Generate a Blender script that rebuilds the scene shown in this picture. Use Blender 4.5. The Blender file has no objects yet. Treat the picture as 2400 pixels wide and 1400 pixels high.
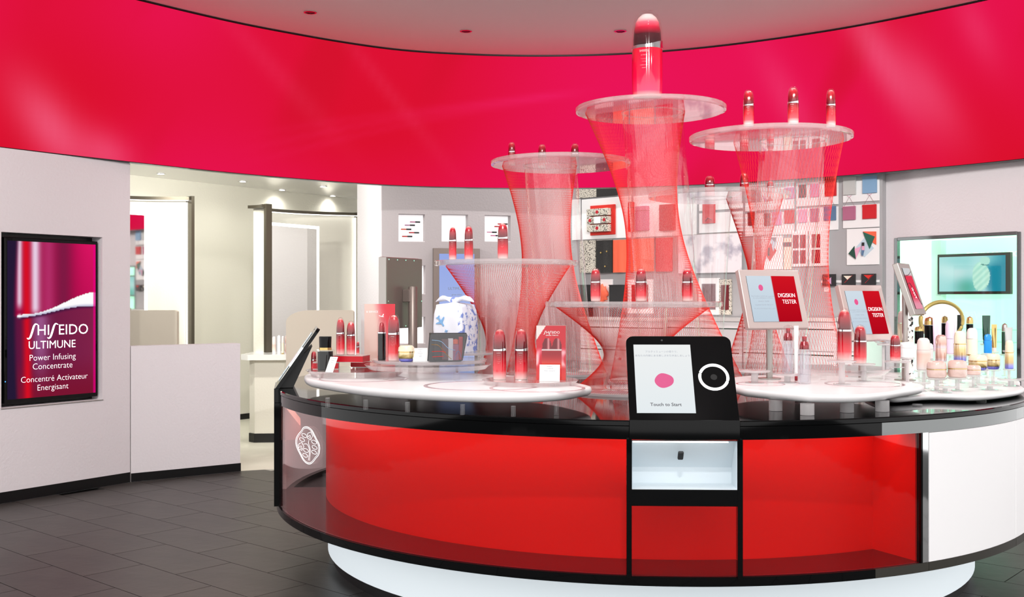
import bpy, bmesh, math, random
from mathutils import Vector, Matrix, noise
random.seed(7)
PI = math.pi
scene = bpy.context.scene
COL = scene.collection

# ------------------------------------------------------------------ camera, world, exposure
F, H, CX, CY = 2500.0, 1.3, 1200.0, 700.0          # focal length in pixels of the 2400x1400 frame, eye height
cam_d = bpy.data.cameras.new('camera'); cam = bpy.data.objects.new('camera', cam_d); COL.objects.link(cam)
cam.location = (0, 0, H); cam.rotation_euler = (PI / 2, 0, 0)
cam_d.sensor_width = 36.0; cam_d.lens = F / 2400.0 * 36.0; cam_d.clip_start = 0.05; cam_d.clip_end = 100
scene.camera = cam
world = bpy.data.worlds.new('mall_light'); scene.world = world; world.use_nodes = True
bgn = world.node_tree.nodes['Background']; bgn.inputs[0].default_value = (1.0, 0.985, 0.98, 1); bgn.inputs[1].default_value = 1.3
scene.view_settings.view_transform = 'Standard'; scene.view_settings.look = 'None'
scene.view_settings.exposure = 0.3; scene.view_settings.gamma = 1.0; scene.view_settings.use_curve_mapping = False
cy = scene.cycles
cy.max_bounces = 5; cy.diffuse_bounces = 3; cy.glossy_bounces = 3; cy.transmission_bounces = 1
cy.transparent_max_bounces = 24; cy.caustics_reflective = False; cy.caustics_refractive = False
cy.sample_clamp_indirect = 6.0
DOWNLIGHT_W = 50.0

# ------------------------------------------------------------------ pixel -> place helpers
def P(x, y, Y): return Vector(((x - CX) / F * Y, Y, H - (y - CY) / F * Y))
def G(x, y, z): return P(x, y, F * (H - z) / (y - CY))
def lin(v):
    v /= 255.0
    return v / 12.92 if v <= 0.04045 else ((v + 0.055) / 1.055) ** 2.4
def c8(r, g, b): return (lin(r), lin(g), lin(b))

# ------------------------------------------------------------------ materials
MATS = {}
def nt(name):
    m = bpy.data.materials.new(name); m.use_nodes = True; t = m.node_tree
    for n in list(t.nodes): t.nodes.remove(n)
    out = t.nodes.new('ShaderNodeOutputMaterial'); MATS[name] = m
    return m, t, out
def M(name, col, rough=0.5, metal=0.0, emit=None, es=0.0, bump=None, coat=0.0, spec=0.5, var=None, attr=None, alpha=None):
    m, t, out = nt(name); b = t.nodes.new('ShaderNodeBsdfPrincipled'); t.links.new(b.outputs[0], out.inputs[0])
    b.inputs['Base Color'].default_value = (*col, 1); b.inputs['Roughness'].default_value = rough
    b.inputs['Metallic'].default_value = metal; b.inputs['Coat Weight'].default_value = coat
    b.inputs['Coat Roughness'].default_value = 0.03; b.inputs['Specular IOR Level'].default_value = spec
    if emit: b.inputs['Emission Color'].default_value = (*emit, 1); b.inputs['Emission Strength'].default_value = es
    if attr:
        a = t.nodes.new('ShaderNodeAttribute'); a.attribute_name = 'Col'
        if attr == 'emit':
            t.links.new(a.outputs['Color'], b.inputs['Emission Color']); b.inputs['Emission Strength'].default_value = es
        else: t.links.new(a.outputs['Color'], b.inputs['Base Color'])
    if bump or var:
        tc = t.nodes.new('ShaderNodeTexCoord')
    if bump:
        n = t.nodes.new('ShaderNodeTexNoise'); n.inputs['Scale'].default_value = bump[0]; n.inputs['Detail'].default_value = 2
        t.links.new(tc.outputs['Object'], n.inputs['Vector'])
        bp = t.nodes.new('ShaderNodeBump'); bp.inputs['Strength'].default_value = bump[1]; bp.inputs['Distance'].default_value = 0.01
        t.links.new(n.outputs[0], bp.inputs['Height']); t.links.new(bp.outputs[0], b.inputs['Normal'])
    if var:
        n2 = t.nodes.new('ShaderNodeTexNoise'); n2.inputs['Scale'].default_value = var[0]; n2.inputs['Detail'].default_value = 4
        t.links.new(tc.outputs['Object'], n2.inputs['Vector'])
        r = t.nodes.new('ShaderNodeValToRGB'); r.color_ramp.elements[0].position = var[2] if len(var) > 2 else 0.3
        r.color_ramp.elements[1].position = var[3] if len(var) > 3 else 0.7
        r.color_ramp.elements[0].color = (*var[1], 1); r.color_ramp.elements[1].color = (*col, 1)
        t.links.new(n2.outputs[0], r.inputs[0]); t.links.new(r.outputs[0], b.inputs['Base Color'])
    return m
def ramp_mat(name, stops, rough=0.1, metal=0.0, coat=0.6, axis=2):
    """colour running along the height of the piece (the product's own graded glass)"""
    m, t, out = nt(name); b = t.nodes.new('ShaderNodeBsdfPrincipled'); t.links.new(b.outputs[0], out.inputs[0])
    b.inputs['Roughness'].default_value = rough; b.inputs['Metallic'].default_value = metal; b.inputs['Coat Weight'].default_value = coat
    tc = t.nodes.new('ShaderNodeTexCoord'); s = t.nodes.new('ShaderNodeSeparateXYZ'); t.links.new(tc.outputs['Generated'], s.inputs[0])
    r = t.nodes.new('ShaderNodeValToRGB'); t.links.new(s.outputs[axis], r.inputs[0]); t.links.new(r.outputs[0], b.inputs['Base Color'])
    e = r.color_ramp.elements
    e[0].position, e[0].color = stops[0][0], (*stops[0][1], 1); e[1].position, e[1].color = stops[-1][0], (*stops[-1][1], 1)
    for p, c in stops[1:-1]:
        k = e.new(p); k.color = (*c, 1)
    return m
def clear(name, tint=(0.95, 0.95, 0.95), ior=1.45, frost=0.0, fcol=(0.9, 0.9, 0.9), rough=0.02):
    """thin clear sheet: see-through plus Fresnel gloss, optionally a little milky"""
    m, t, out = nt(name)
    tr = t.nodes.new('ShaderNodeBsdfTransparent'); tr.inputs[0].default_value = (*tint, 1)
    gl = t.nodes.new('ShaderNodeBsdfGlossy'); gl.inputs['Roughness'].default_value = rough; gl.inputs[0].default_value = (1, 1, 1, 1)
    f0 = ((ior - 1) / (ior + 1)) ** 2
    lw = t.nodes.new('ShaderNodeLayerWeight'); lw.inputs[0].default_value = 0.5
    pw = t.nodes.new('ShaderNodeMath'); pw.operation = 'POWER'; pw.inputs[1].default_value = 5.0; t.links.new(lw.outputs['Facing'], pw.inputs[0])
    fr = t.nodes.new('ShaderNodeMath'); fr.operation = 'MULTIPLY_ADD'; fr.inputs[1].default_value = 1 - f0; fr.inputs[2].default_value = f0; t.links.new(pw.outputs[0], fr.inputs[0])
    mx = t.nodes.new('ShaderNodeMixShader'); t.links.new(fr.outputs[0], mx.inputs[0])
    base = tr
    if frost:
        d = t.nodes.new('ShaderNodeBsdfDiffuse'); d.inputs[0].default_value = (*fcol, 1)
        tl = t.nodes.new('ShaderNodeBsdfTranslucent'); tl.inputs[0].default_value = (*fcol, 1)
        a = t.nodes.new('ShaderNodeMixShader'); a.inputs[0].default_value = 0.5
        t.links.new(d.outputs[0], a.inputs[1]); t.links.new(tl.outputs[0], a.inputs[2])
        m2 = t.nodes.new('ShaderNodeMixShader'); m2.inputs[0].default_value = frost
        t.links.new(tr.outputs[0], m2.inputs[1]); t.links.new(a.outputs[0], m2.inputs[2]); base = m2
    t.links.new(base.outputs[0], mx.inputs[1]); t.links.new(gl.outputs[0], mx.inputs[2]); t.links.new(mx.outputs[0], out.inputs[0])
    return m
def emit(name, col, s):
    m, t, out = nt(name); e = t.nodes.new('ShaderNodeEmission'); e.inputs[0].default_value = (*col, 1); e.inputs[1].default_value = s
    t.links.new(e.outputs[0], out.inputs[0]); return m
def emit_attr(name, s):
    m, t, out = nt(name); e = t.nodes.new('ShaderNodeEmission'); a = t.nodes.new('ShaderNodeAttribute'); a.attribute_name = 'Col'
    t.links.new(a.outputs['Color'], e.inputs[0]); e.inputs[1].default_value = s; t.links.new(e.outputs[0], out.inputs[0]); return m

M('ceiling', c8(250, 240, 241), 0.8)
M('plaster', c8(226, 221, 224), 0.85, bump=(55, 0.25))
M('plaster_grey', c8(184, 176, 178), 0.85, bump=(55, 0.2))
M('gift_grey', c8(172, 171, 173), 0.7)
M('cream', c8(228, 225, 212), 0.85, bump=(60, 0.15))
M('cream_floor', c8(226, 224, 208), 0.35, var=(3, c8(218, 216, 200)))
M('white_gloss', c8(240, 240, 236), 0.08)
M('black', c8(14, 15, 16), 0.35)
M('black_gloss', c8(5, 6, 7), 0.04, spec=0.22)
M('skirting', c8(12, 12, 13), 0.3)
M('slate', c8(63, 60, 57), 0.42, bump=(14, 0.12), var=(5, c8(50, 47, 45)), spec=0.4)
M('slate_joint', c8(26, 25, 24), 0.8)
M('bronze', c8(92, 86, 74), 0.3, 0.7)
M('white', c8(245, 245, 245), 0.55)
M('white_tray', c8(246, 245, 246), 0.22, bump=(150, 0.02))
M('paper', c8(244, 244, 244), 0.7)
M('chrome', (0.75, 0.76, 0.77), 0.05, 1.0)
M('chrome_dark', (0.2, 0.21, 0.21), 0.07, 1.0)
M('steel', c8(176, 170, 165), 0.28, 0.85)
M('steel_brown', c8(132, 120, 114), 0.38, 0.55)
M('steel_pink', c8(205, 188, 184), 0.3, 0.5)
M('rim_grey', c8(84, 82, 76), 0.25, 0.6)
M('red_panel', c8(228, 22, 16), 0.4, spec=0.3)
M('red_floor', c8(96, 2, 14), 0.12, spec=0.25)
M('red_box', c8(196, 14, 34), 0.35)
M('silver', (0.85, 0.86, 0.88), 0.08, 1.0)
M('gold', c8(214, 186, 120), 0.18, 0.9)
M('brass', c8(178, 160, 96), 0.3, 0.6)
M('rose', c8(238, 210, 200), 0.2, 0.1, coat=0.4)
M('lilac', c8(222, 196, 216), 0.25, coat=0.4)
M('cream_glass', c8(238, 228, 200), 0.12, coat=0.5)
M('frosted', c8(240, 222, 216), 0.3, coat=0.3)
M('blue_base', c8(96, 112, 214), 0.1, coat=0.5)
M('blue_plastic', c8(28, 136, 214), 0.25)
M('dark_green', c8(24, 62, 48), 0.2, coat=0.3)
M('grey_tube', c8(176, 178, 178), 0.35)
M('orange_string', c8(222, 44, 34), 0.45, spec=0.4)
M('tan_chair', c8(212, 203, 186), 0.6)
M('dark_metal', c8(60, 56, 50), 0.35, 0.5)
M('white_lit', c8(250, 250, 250), 0.5, emit=(1, 1, 1), es=0.35)
M('plinth', c8(236, 242, 246), 0.5, emit=c8(225, 238, 244), es=0.40)
M('lightbox', c8(248, 247, 248), 0.5, emit=(1, 0.985, 0.985), es=0.16)
M('niche_lit', c8(248, 247, 248), 0.5, emit=(1, 0.985, 0.985), es=0.5)
M('niche', c8(222, 232, 238), 0.5)
M('ink', c8(70, 72, 80), 0.6)
M('ink_grey', c8(128, 136, 148), 0.6)
M('letter_white', c8(250, 250, 250), 0.5, emit=(1, 1, 1), es=0.85)
M('print_white', c8(250, 248, 248), 0.5)
M('string_grey', c8(150, 120, 120), 0.6)
emit('led', (1, 1, 0.97), 5.0)
emit('led_warm', (1, 0.985, 0.93), 3.2)
emit('led_red', (1.0, 0.62, 0.5), 7.5)
emit('lamp', (1, 0.96, 0.9), 12.0)
emit('ring_light', (1, 1, 1), 2.2)
emit_attr('led_wall', 0.84)
emit_attr('screen', 0.84)
M('print', (0.8, 0.8, 0.8), 0.4, attr='base')
M('print_gloss', (0.8, 0.8, 0.8), 0.15, attr='base', coat=0.4)
clear('acrylic', (0.975, 0.97, 0.97), 1.45, 0.012)
clear('acrylic_tube', (0.985, 0.98, 0.98), 1.75)
clear('acrylic_shelf', (0.975, 0.97, 0.97), 1.5)
clear('acrylic_rim', (0.95, 0.94, 0.94), 1.55, 0.16, (1, 0.96, 0.96))
clear('acrylic_frost', (0.95, 0.95, 0.95), 1.4, 0.45, (0.97, 0.95, 0.96))
clear('glass', (0.96, 0.97, 0.97), 1.5)
clear('glass_green', (0.86, 0.97, 0.92), 1.5)
clear('case_glass', (0.97, 0.82, 0.82), 1.28, 0.0)
clear('tray_inset', (0.96, 0.86, 0.88), 1.4, 0.45, (1, 0.82, 0.85))
clear('bottle_clear', (0.95, 0.95, 0.97), 1.7, 0.11, (0.95, 0.95, 1.0))
clear('dome', (0.97, 0.93, 0.93), 1.5)
clear('pouch_film', (0.8, 0.8, 0.82), 1.5, 0.03)
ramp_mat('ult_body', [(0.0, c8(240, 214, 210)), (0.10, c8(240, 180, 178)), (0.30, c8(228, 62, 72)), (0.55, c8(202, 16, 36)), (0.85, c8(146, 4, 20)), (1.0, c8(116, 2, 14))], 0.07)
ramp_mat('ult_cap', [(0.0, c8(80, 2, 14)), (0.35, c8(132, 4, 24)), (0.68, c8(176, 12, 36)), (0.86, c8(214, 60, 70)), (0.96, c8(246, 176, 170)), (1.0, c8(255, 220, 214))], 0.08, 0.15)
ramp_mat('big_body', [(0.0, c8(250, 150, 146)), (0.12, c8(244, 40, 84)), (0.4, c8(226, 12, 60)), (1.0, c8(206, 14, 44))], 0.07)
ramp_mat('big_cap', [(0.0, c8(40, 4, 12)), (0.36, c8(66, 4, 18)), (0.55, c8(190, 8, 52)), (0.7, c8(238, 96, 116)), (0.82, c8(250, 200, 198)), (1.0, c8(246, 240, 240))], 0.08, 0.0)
ramp_mat('dark_cap', [(0.0, c8(120, 4, 20)), (1.0, c8(196, 14, 44))], 0.08, 0.5)
ramp_mat('gold_blue', [(0.0, c8(110, 120, 222)), (0.2, c8(150, 150, 220)), (0.4, c8(205, 180, 130)), (0.7, c8(226, 200, 140)), (1.0, c8(240, 228, 200))], 0.1, 0.45)
ramp_mat('gold_jar', [(0.0, c8(90, 96, 200)), (0.28, c8(110, 110, 190)), (0.36, c8(96, 84, 40)), (0.6, c8(200, 176, 110)), (1.0, c8(236, 222, 186))], 0.1, 0.4)
ramp_mat('frost_grad', [(0.0, c8(238, 234, 232)), (0.4, c8(240, 214, 202)), (0.8, c8(232, 196, 182)), (1.0, c8(238, 226, 222))], 0.3)
ramp_mat('rose_metal', [(0.0, c8(216, 206, 214)), (0.3, c8(206, 164, 150)), (1.0, c8(236, 206, 196))], 0.12, 0.6)
ramp_mat('panel_grad', [(0.0, c8(206, 176, 166)), (0.5, c8(220, 160, 150)), (1.0, c8(196, 10, 38))], 0.2, axis=0)
for k, v in {'sw_grey': (196, 196, 194), 'sw_blue': (132, 170, 204), 'sw_red': (206, 22, 34), 'sw_mauve': (178, 104, 134), 'sw_slate': (92, 122, 156),
             'sw_pink': (222, 140, 178), 'sw_brown': (112, 74, 78), 'sw_dkred': (150, 16, 34), 'sw_lilac': (206, 150, 186), 'orange': (246, 106, 74),
             'scarlet': (214, 40, 30), 'green': (34, 98, 80), 'green_dk': (24, 74, 60), 'pink_p': (234, 170, 200), 'pale_blue': (198, 218, 230), 'grey_p': (146, 146, 150),
             'off_white': (232, 226, 208), 'charcoal': (36, 37, 38), 'burgundy': (104, 14, 26), 'red_dot': (190, 18, 40), 'blue_print': (120, 168, 214), 'rubber': (30, 30, 32)}.items():
    M(k, c8(*v), 0.6)
M('speckle', c8(214, 208, 194), 0.7, var=(90, c8(60, 56, 52), 0.40, 0.47))
M('marble_paper', c8(236, 230, 234), 0.6, var=(7, c8(176, 172, 186), 0.36, 0.5))
M('black_speck', c8(48, 48, 46), 0.7, var=(110, c8(30, 30, 30)))
M('cloth', c8(222, 225, 234), 0.8)
M('cloth_blue', c8(220, 224, 236), 0.8, var=(38, c8(116, 136, 200), 0.42, 0.48))
M('leopard', c8(240, 238, 232), 0.6, var=(45, c8(24, 24, 24), 0.42, 0.46))

# ------------------------------------------------------------------ mesh helpers
def mesh_from(bm, name='m', smooth=False, sharp=40):
    me = bpy.data.meshes.new(name); bmesh.ops.recalc_face_normals(bm, faces=bm.faces[:]); bm.to_mesh(me); bm.free()
    if smooth:
        me.polygons.foreach_set('use_smooth', [True] * len(me.polygons))
        me.set_sharp_from_angle(angle=math.radians(sharp))
    return me
def link(name, me, mat, parent=None, loc=None, rot=None):
    o = bpy.data.objects.new(name, me); COL.objects.link(o)
    if mat and not me.materials: me.materials.append(MATS[mat])
    if parent: o.parent = parent
    if loc is not None: o.location = loc
    if rot is not None: o.rotation_euler = rot
    return o
def ob(name, bm, mat, parent=None, smooth=False, sharp=40, loc=None, rot=None):
    return link(name, mesh_from(bm, name, smooth, sharp), mat, parent, loc, rot)
def tag(o, label, cat, group=None):
    o['label'] = label; o['category'] = cat
    if group: o['group'] = group
    return o
def struct(o, label=None):
    o['kind'] = 'structure'
    if label: o['label'] = label
    return o
def thing(name, label, cat, loc=(0, 0, 0), rz=0.0, group=None):
    o = bpy.data.objects.new(name, None); COL.objects.link(o); o.location = loc; o.rotation_euler = (0, 0, rz); o.empty_display_size = 0.05
    return tag(o, label, cat, group)
def box(bm, x0, x1, y0, y1, z0, z1, bev=0.0):
    vs = [bm.verts.new(p) for p in ((x0, y0, z0), (x1, y0, z0), (x1, y1, z0), (x0, y1, z0), (x0, y0, z1), (x1, y0, z1), (x1, y1, z1), (x0, y1, z1))]
    fs = [bm.faces.new([vs[i] for i in q]) for q in ((0, 3, 2, 1), (4, 5, 6, 7), (0, 1, 5, 4), (1, 2, 6, 5), (2, 3, 7, 6), (3, 0, 4, 7))]
    if bev:
        es = list({e for f in fs for e in f.edges})
        bmesh.ops.bevel(bm, geom=es, offset=bev, segments=2, profile=0.5, affect='EDGES')
    return bm
def B(*a, **k): return box(bmesh.new(), *a, **k)
def lathe(prof, n=28, sx=1.0, sy=1.0, cap=True):
    bm = bmesh.new(); rings = []
    for r, z in prof:
        if r < 1e-6: rings.append([bm.verts.new((0, 0, z))])
        else: rings.append([bm.verts.new((r * sx * math.cos(2 * PI * i / n), r * sy * math.sin(2 * PI * i / n), z)) for i in range(n)])
    for a, b in zip(rings, rings[1:]):
        for i in range(n):
            j = (i + 1) % n
            if len(a) == 1 and len(b) == 1: break
            if len(a) == 1: bm.faces.new((a[0], b[j], b[i]))
            elif len(b) == 1: bm.faces.new((a[i], a[j], b[0]))
            else: bm.faces.new((a[i], a[j], b[j], b[i]))
    if cap:
        for r in (rings[0], rings[-1]):
            if len(r) > 2: bm.faces.new(r)
    return bm
def tube(pts, r, n=6, closed=False, bm=None, cap=True):
    bm = bm or bmesh.new(); pts = [Vector(p) for p in pts]; N = len(pts); rings = []
    for i, p in enumerate(pts):
        a = pts[(i - 1) % N] if (closed or i) else p; b = pts[(i + 1) % N] if (closed or i < N - 1) else p
        t = (b - a).normalized(); u = t.orthogonal() if abs(t.z) > 0.95 else t.cross(Vector((0, 0, 1)))
        u.normalize(); w = t.cross(u)
        rr = r[i] if isinstance(r, (list, tuple)) else r
        rings.append([bm.verts.new(p + rr * (math.cos(2 * PI * k / n) * u + math.sin(2 * PI * k / n) * w)) for k in range(n)])
    for i in range(N if closed else N - 1):
        a, b = rings[i], rings[(i + 1) % N]
        for k in range(n):
            bm.faces.new((a[k], a[(k + 1) % n], b[(k + 1) % n], b[k]))
    if not closed and cap:
        bm.faces.new(rings[0]); bm.faces.new(rings[-1])
    return bm
def loft(outline, rings):
    """closed outline (list of (x,y)) swept through rings of (inset, z); ends capped"""
    bm = bmesh.new(); N = len(outline); nor = []
    area = sum(outline[i][0] * outline[(i + 1) % N][1] - outline[(i + 1) % N][0] * outline[i][1] for i in range(N))
    sg = 1 if area > 0 else -1
    for i in range(N):
        a = Vector(outline[i - 1]); b = Vector(outline[(i + 1) % N]); t = (b - a).normalized(); nor.append(Vector((-t.y, t.x)) * sg)
    vr = [[bm.verts.new((outline[i][0] + nor[i].x * d, outline[i][1] + nor[i].y * d, z)) for i in range(N)] for d, z in rings]
    for a, b in zip(vr, vr[1:]):
        for i in range(N):
            j = (i + 1) % N; bm.faces.new((a[i], a[j], b[j], b[i]))
    bm.faces.new(vr[0]); bm.faces.new(vr[-1])
    return bm
def catmull(pts, sub=8, closed=True):
    out = []; N = len(pts)
    for i in range(N if closed else N - 1):
        g = lambda k: Vector(pts[k % N] if closed else pts[min(max(k, 0), N - 1)])
        p0, p1, p2, p3 = g(i - 1), g(i), g(i + 1), g(i + 2)
        for s in range(sub):
            t = s / sub
            out.append(0.5 * ((2 * p1) + (p2 - p0) * t + (2 * p0 - 5 * p1 + 4 * p2 - p3) * t * t + (3 * p1 - p0 - 3 * p2 + p3) * t ** 3))
    if not closed: out.append(Vector(pts[-1]))
    return out
def arcband(C, R, th, z0, z1, a0, a1, n=None):
    """curved slab between radii R-th and R"""
    n = n or max(2, int(abs(a1 - a0) / 0.035)); bm = bmesh.new(); q = []
    for i in range(n + 1):
        a = a0 + (a1 - a0) * i / n; ca, sa = math.cos(a), math.sin(a)
        q.append([bm.verts.new((C[0] + r * ca, C[1] + r * sa, z)) for r, z in ((R - th, z0), (R, z0), (R, z1), (R - th, z1))])
    for a, b in zip(q, q[1:]):
        for k in range(4): bm.faces.new((a[k], a[(k + 1) % 4], b[(k + 1) % 4], b[k]))
    bm.faces.new(q[0]); bm.faces.new(q[-1])
    return bm
def poly(pts, y0, y1, bm=None):
    """flat polygon in the x-z plane given thickness along y"""
    bm = bm or bmesh.new(); a = [bm.verts.new((x, y0, z)) for x, z in pts]; b = [bm.verts.new((x, y1, z)) for x, z in pts]; N = len(pts)
    bm.faces.new(a); bm.faces.new(b[::-1])
    for i in range(N): bm.faces.new((a[i], b[i], b[(i + 1) % N], a[(i + 1) % N]))
    return bm
def painted(name, w, h, nx, ny, fn, mat, parent, y=0.0, x0=0.0, z0=0.0, th=0.002):
    """printed or lit face: a thin slab with a colour per corner from fn(u,v), u right, v up, both 0..1 (sRGB 0..255)"""
    vs = [(x0 + w * i / nx, y, z0 + h * j / ny) for j in range(ny + 1) for i in range(nx + 1)]
    fs = [(j * (nx + 1) + i, j * (nx + 1) + i + 1, (j + 1) * (nx + 1) + i + 1, (j + 1) * (nx + 1) + i) for j in range(ny) for i in range(nx)]
    nv = len(vs); vs += [(x0, y + th, z0), (x0 + w, y + th, z0), (x0 + w, y + th, z0 + h), (x0, y + th, z0 + h)]; fs.append((nv + 1, nv, nv + 3, nv + 2))
    me = bpy.data.meshes.new(name); me.from_pydata(vs, [], fs); at = me.color_attributes.new('Col', 'FLOAT_COLOR', 'POINT')
    data = []
    for j in range(ny + 1):
        for i in range(nx + 1): data += [*c8(*fn(i / nx, j / ny)), 1.0]
    data += [0.01, 0.01, 0.01, 1] * 4
    at.data.foreach_set('color', data)
    return link(name, me, mat, parent)
def mix(a, b, t):
    t = min(1, max(0, t)); return tuple(p + (q - p) * t for p, q in zip(a, b))
def sm(a, b, x):
    t = min(1, max(0, (x - a) / (b - a))) if a != b else float(x > a); return t * t * (3 - 2 * t)
def textmesh(s, size, align='CENTER', spacing=1.0, sx=1.0, offset=0.0, line=1.0):
    cu = bpy.data.curves.new('t', 'FONT'); cu.body = s; cu.size = size; cu.align_x = align; cu.space_character = spacing; cu.resolution_u = 3; cu.offset = offset
    cu.space_line = line
    o = bpy.data.objects.new('t', cu); me = bpy.data.meshes.new_from_object(o); bpy.data.objects.remove(o); bpy.data.curves.remove(cu)
    for v in me.vertices: v.co = Vector((v.co.x * sx, 0.0, v.co.y))
    return me
def text(name, s, size, mat, parent, x, y, z, **k):
    me = textmesh(s, size, **k); o = link(name, me, mat, parent, (x, y, z)); return o
ESH = '\u0283'
def logo(parent, mat, w, x, y, z, name='logo_lettering'):
    """long-S word mark: S drawn as a tall swash, the rest in a light roman"""
    bm = bmesh.new()
    me = textmesh('HI  EIDO', 0.30, 'LEFT', 1.02); bm.from_mesh(me); xs = [v.co.x for v in bm.verts]; W0 = max(xs)
    hi = textmesh('HI', 0.30, 'LEFT', 1.02); wi = max(v.co.x for v in hi.vertices); gap = textmesh('HI  E', 0.30, 'LEFT', 1.02)
    def swash(ox):
        pts = catmull([(ox - 0.10, -0.05), (ox - 0.07, -0.068), (ox - 0.03, -0.04), (ox + 0.01, 0.06), (ox + 0.05, 0.18), (ox + 0.09, 0.225), (ox + 0.145, 0.205)], 6, False)
        L = len(pts); wd = [0.008 + 0.020 * math.sin(PI * min(1, max(0, i / (L - 1)))) for i in range(L)]; pr = None
        for i, p in enumerate(pts):
            t = (pts[min(i + 1, L - 1)] - pts[max(i - 1, 0)]).normalized(); n = Vector((-t.y, t.x)) * wd[i] * 0.8
            q = (bm.verts.new((p.x + n.x, 0, p.y + n.y)), bm.verts.new((p.x - n.x, 0, p.y - n.y)))
            if pr: bm.faces.new((pr[0], pr[1], q[1], q[0]))
            pr = q
    swash(-0.11); swash(wi + 0.06)
    xs = [v.co.x for v in bm.verts]; a, b = min(xs), max(xs); k = w / (b - a)
    for v in bm.verts: v.co = Vector(((v.co.x - (a + b) / 2) * k, 0, v.co.z * k))
    return ob(name, bm, mat, parent, loc=(x, y, z))

class Frame:
    """a vertical wall plane through plan points p0 -> p1 (left to right as seen)"""
    def __init__(s, p0, p1):
        s.o = Vector((p0[0], p0[1])); d = Vector((p1[0] - p0[0], p1[1] - p0[1])); s.len = d.length; s.e = d.normalized(); s.n = Vector((-s.e.y, s.e.x)); s.ang = math.atan2(s.e.y, s.e.x)
    def hit(s, px, py, off=0.0):
        dx = (px - CX) / F; t = (s.o.dot(s.n) + off) / (dx * s.n.x + s.n.y)
        p = Vector((dx * t, t)); return (p - s.o).dot(s.e), H - (py - CY) / F * t
    def at(s, u, d, z): p = s.o + s.e * u + s.n * d; return Vector((p.x, p.y, z))
class Local:
    """a thing mounted on a Frame: x right, y into the wall (0 = wall face), z up from its bottom edge"""
    def __init__(s, fr, px0, py0, px1, py1, name, label, cat, group=None, off=0.0):
        s.fr, s.off = fr, off; xm, ym = (px0 + px1) / 2, (py0 + py1) / 2
        u0, _ = fr.hit(px0, ym, off); u1, _ = fr.hit(px1, ym, off); _, z0 = fr.hit(xm, py1, off); _, z1 = fr.hit(xm, py0, off)
        s.w, s.h = u1 - u0, z1 - z0; s.u, s.z = (u0 + u1) / 2, z0
        s.e = thing(name, label, cat, fr.at(s.u, off, z0), fr.ang, group)
    def xz(s, px, py):
        u, z = s.fr.hit(px, py, s.off); return u - s.u, z - s.z
    def poly(s, pts, y0, y1): return poly([s.xz(*p) for p in pts], y0, y1)

# ================================================================== THE ROOM
def holewall(u0, u1, z0, z1, holes, depth):
    """wall face at y=0 with real openings; reveals run back to y=depth, closed at the back"""
    xs = sorted({u0, u1, *[h[0] for h in holes], *[h[1] for h in holes]}); zs = sorted({z0, z1, *[h[2] for h in holes], *[h[3] for h in holes]})
    bm = bmesh.new()
    def quad(*p): bm.faces.new([bm.verts.new(q) for q in p])
    for a, b in zip(xs, xs[1:]):
        for c, d in zip(zs, zs[1:]):
            mx, mz = (a + b) / 2, (c + d) / 2
            if not any(h[0] < mx < h[1] and h[2] < mz < h[3] for h in holes): quad((a, 0, c), (b, 0, c), (b, 0, d), (a, 0, d))
    for a, b, c, d in holes:
        quad((a, 0, c), (a, depth, c), (a, depth, d), (a, 0, d)); quad((b, 0, c), (b, 0, d), (b, depth, d), (b, depth, c))
        quad((a, 0, c), (b, 0, c), (b, depth, c), (a, depth, c)); quad((a, 0, d), (a, depth, d), (b, depth, d), (b, 0, d))
    D = depth + 0.01
    quad((u0, D, z0), (u0, D, z1), (u1, D, z1), (u1, D, z0))
    quad((u0, 0, z0), (u0, 0, z1), (u0, D, z1), (u0, D, z0)); quad((u1, 0, z0), (u1, D, z0), (u1, D, z1), (u1, 0, z1)); quad((u0, 0, z1), (u1, 0, z1), (u1, D, z1), (u0, D, z1))
    bmesh.ops.remove_doubles(bm, verts=bm.verts[:], dist=1e-5)
    me = bpy.data.meshes.new('wall'); bm.to_mesh(me); bm.free(); return me
def on(fr, o): o.location = fr.at(0, 0, 0); o.rotation_euler = (0, 0, fr.ang); return o

# floor: slate tiles laid in half bond, seen at 41 degrees
CC = (0.672, 5.605); CR = 1.865                     # centre and radius of the round counter
floor = struct(ob('floor', B(-7, 7, -3, 13.6, -0.12, -0.012), 'slate_joint'))
TU = Vector((0.7524, -0.6587)); TV_ = Vector((0.6587, 0.7524)); TL, TW, J = 0.595, 0.3035, 0.0022
tile_me = mesh_from(B(-TL / 2 + J, TL / 2 - J, -TW / 2 + J, TW / 2 - J, -0.012, 0.0), 'tile'); tile_me.materials.append(MATS['slate'])
cand = []
for r in range(-46, 44):
    for k in range(-34, 36):
        v = 2.735 + (r + 0.5) * TW; u = -4.2 + (k + 0.5) * TL + (TL / 2 if r % 2 == 0 else 0.0)
        p = TU * u + TV_ * v
        d = (p - Vector(CC)).length
        if p.y < -1.5 or p.y > 8.9 or abs(p.x) > 4.6 or d < 1.25: continue
        if p.x < -2.72 + (p.y - 7.541) * 0.6729 - 0.22 and p.y > 5.6: continue
        if p.y > 8.22 + 0.25 * (p.x + 1.5) and p.x < -0.9: continue
        vis = 0 if (p.y > 3.9 and abs(p.x) < p.y * 0.49 + 0.3 and d > 1.5) else 1
        cand.append((vis, p.y, p.x, u, v))
cand.sort(); near, rest = cand[:300], cand[300:]
for _, y, x, u, v in near:
    o = link('tile', tile_me, None, floor, (x, y, 0.0), (0, 0, math.radians(-41.2)))
bm = bmesh.new()
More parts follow.
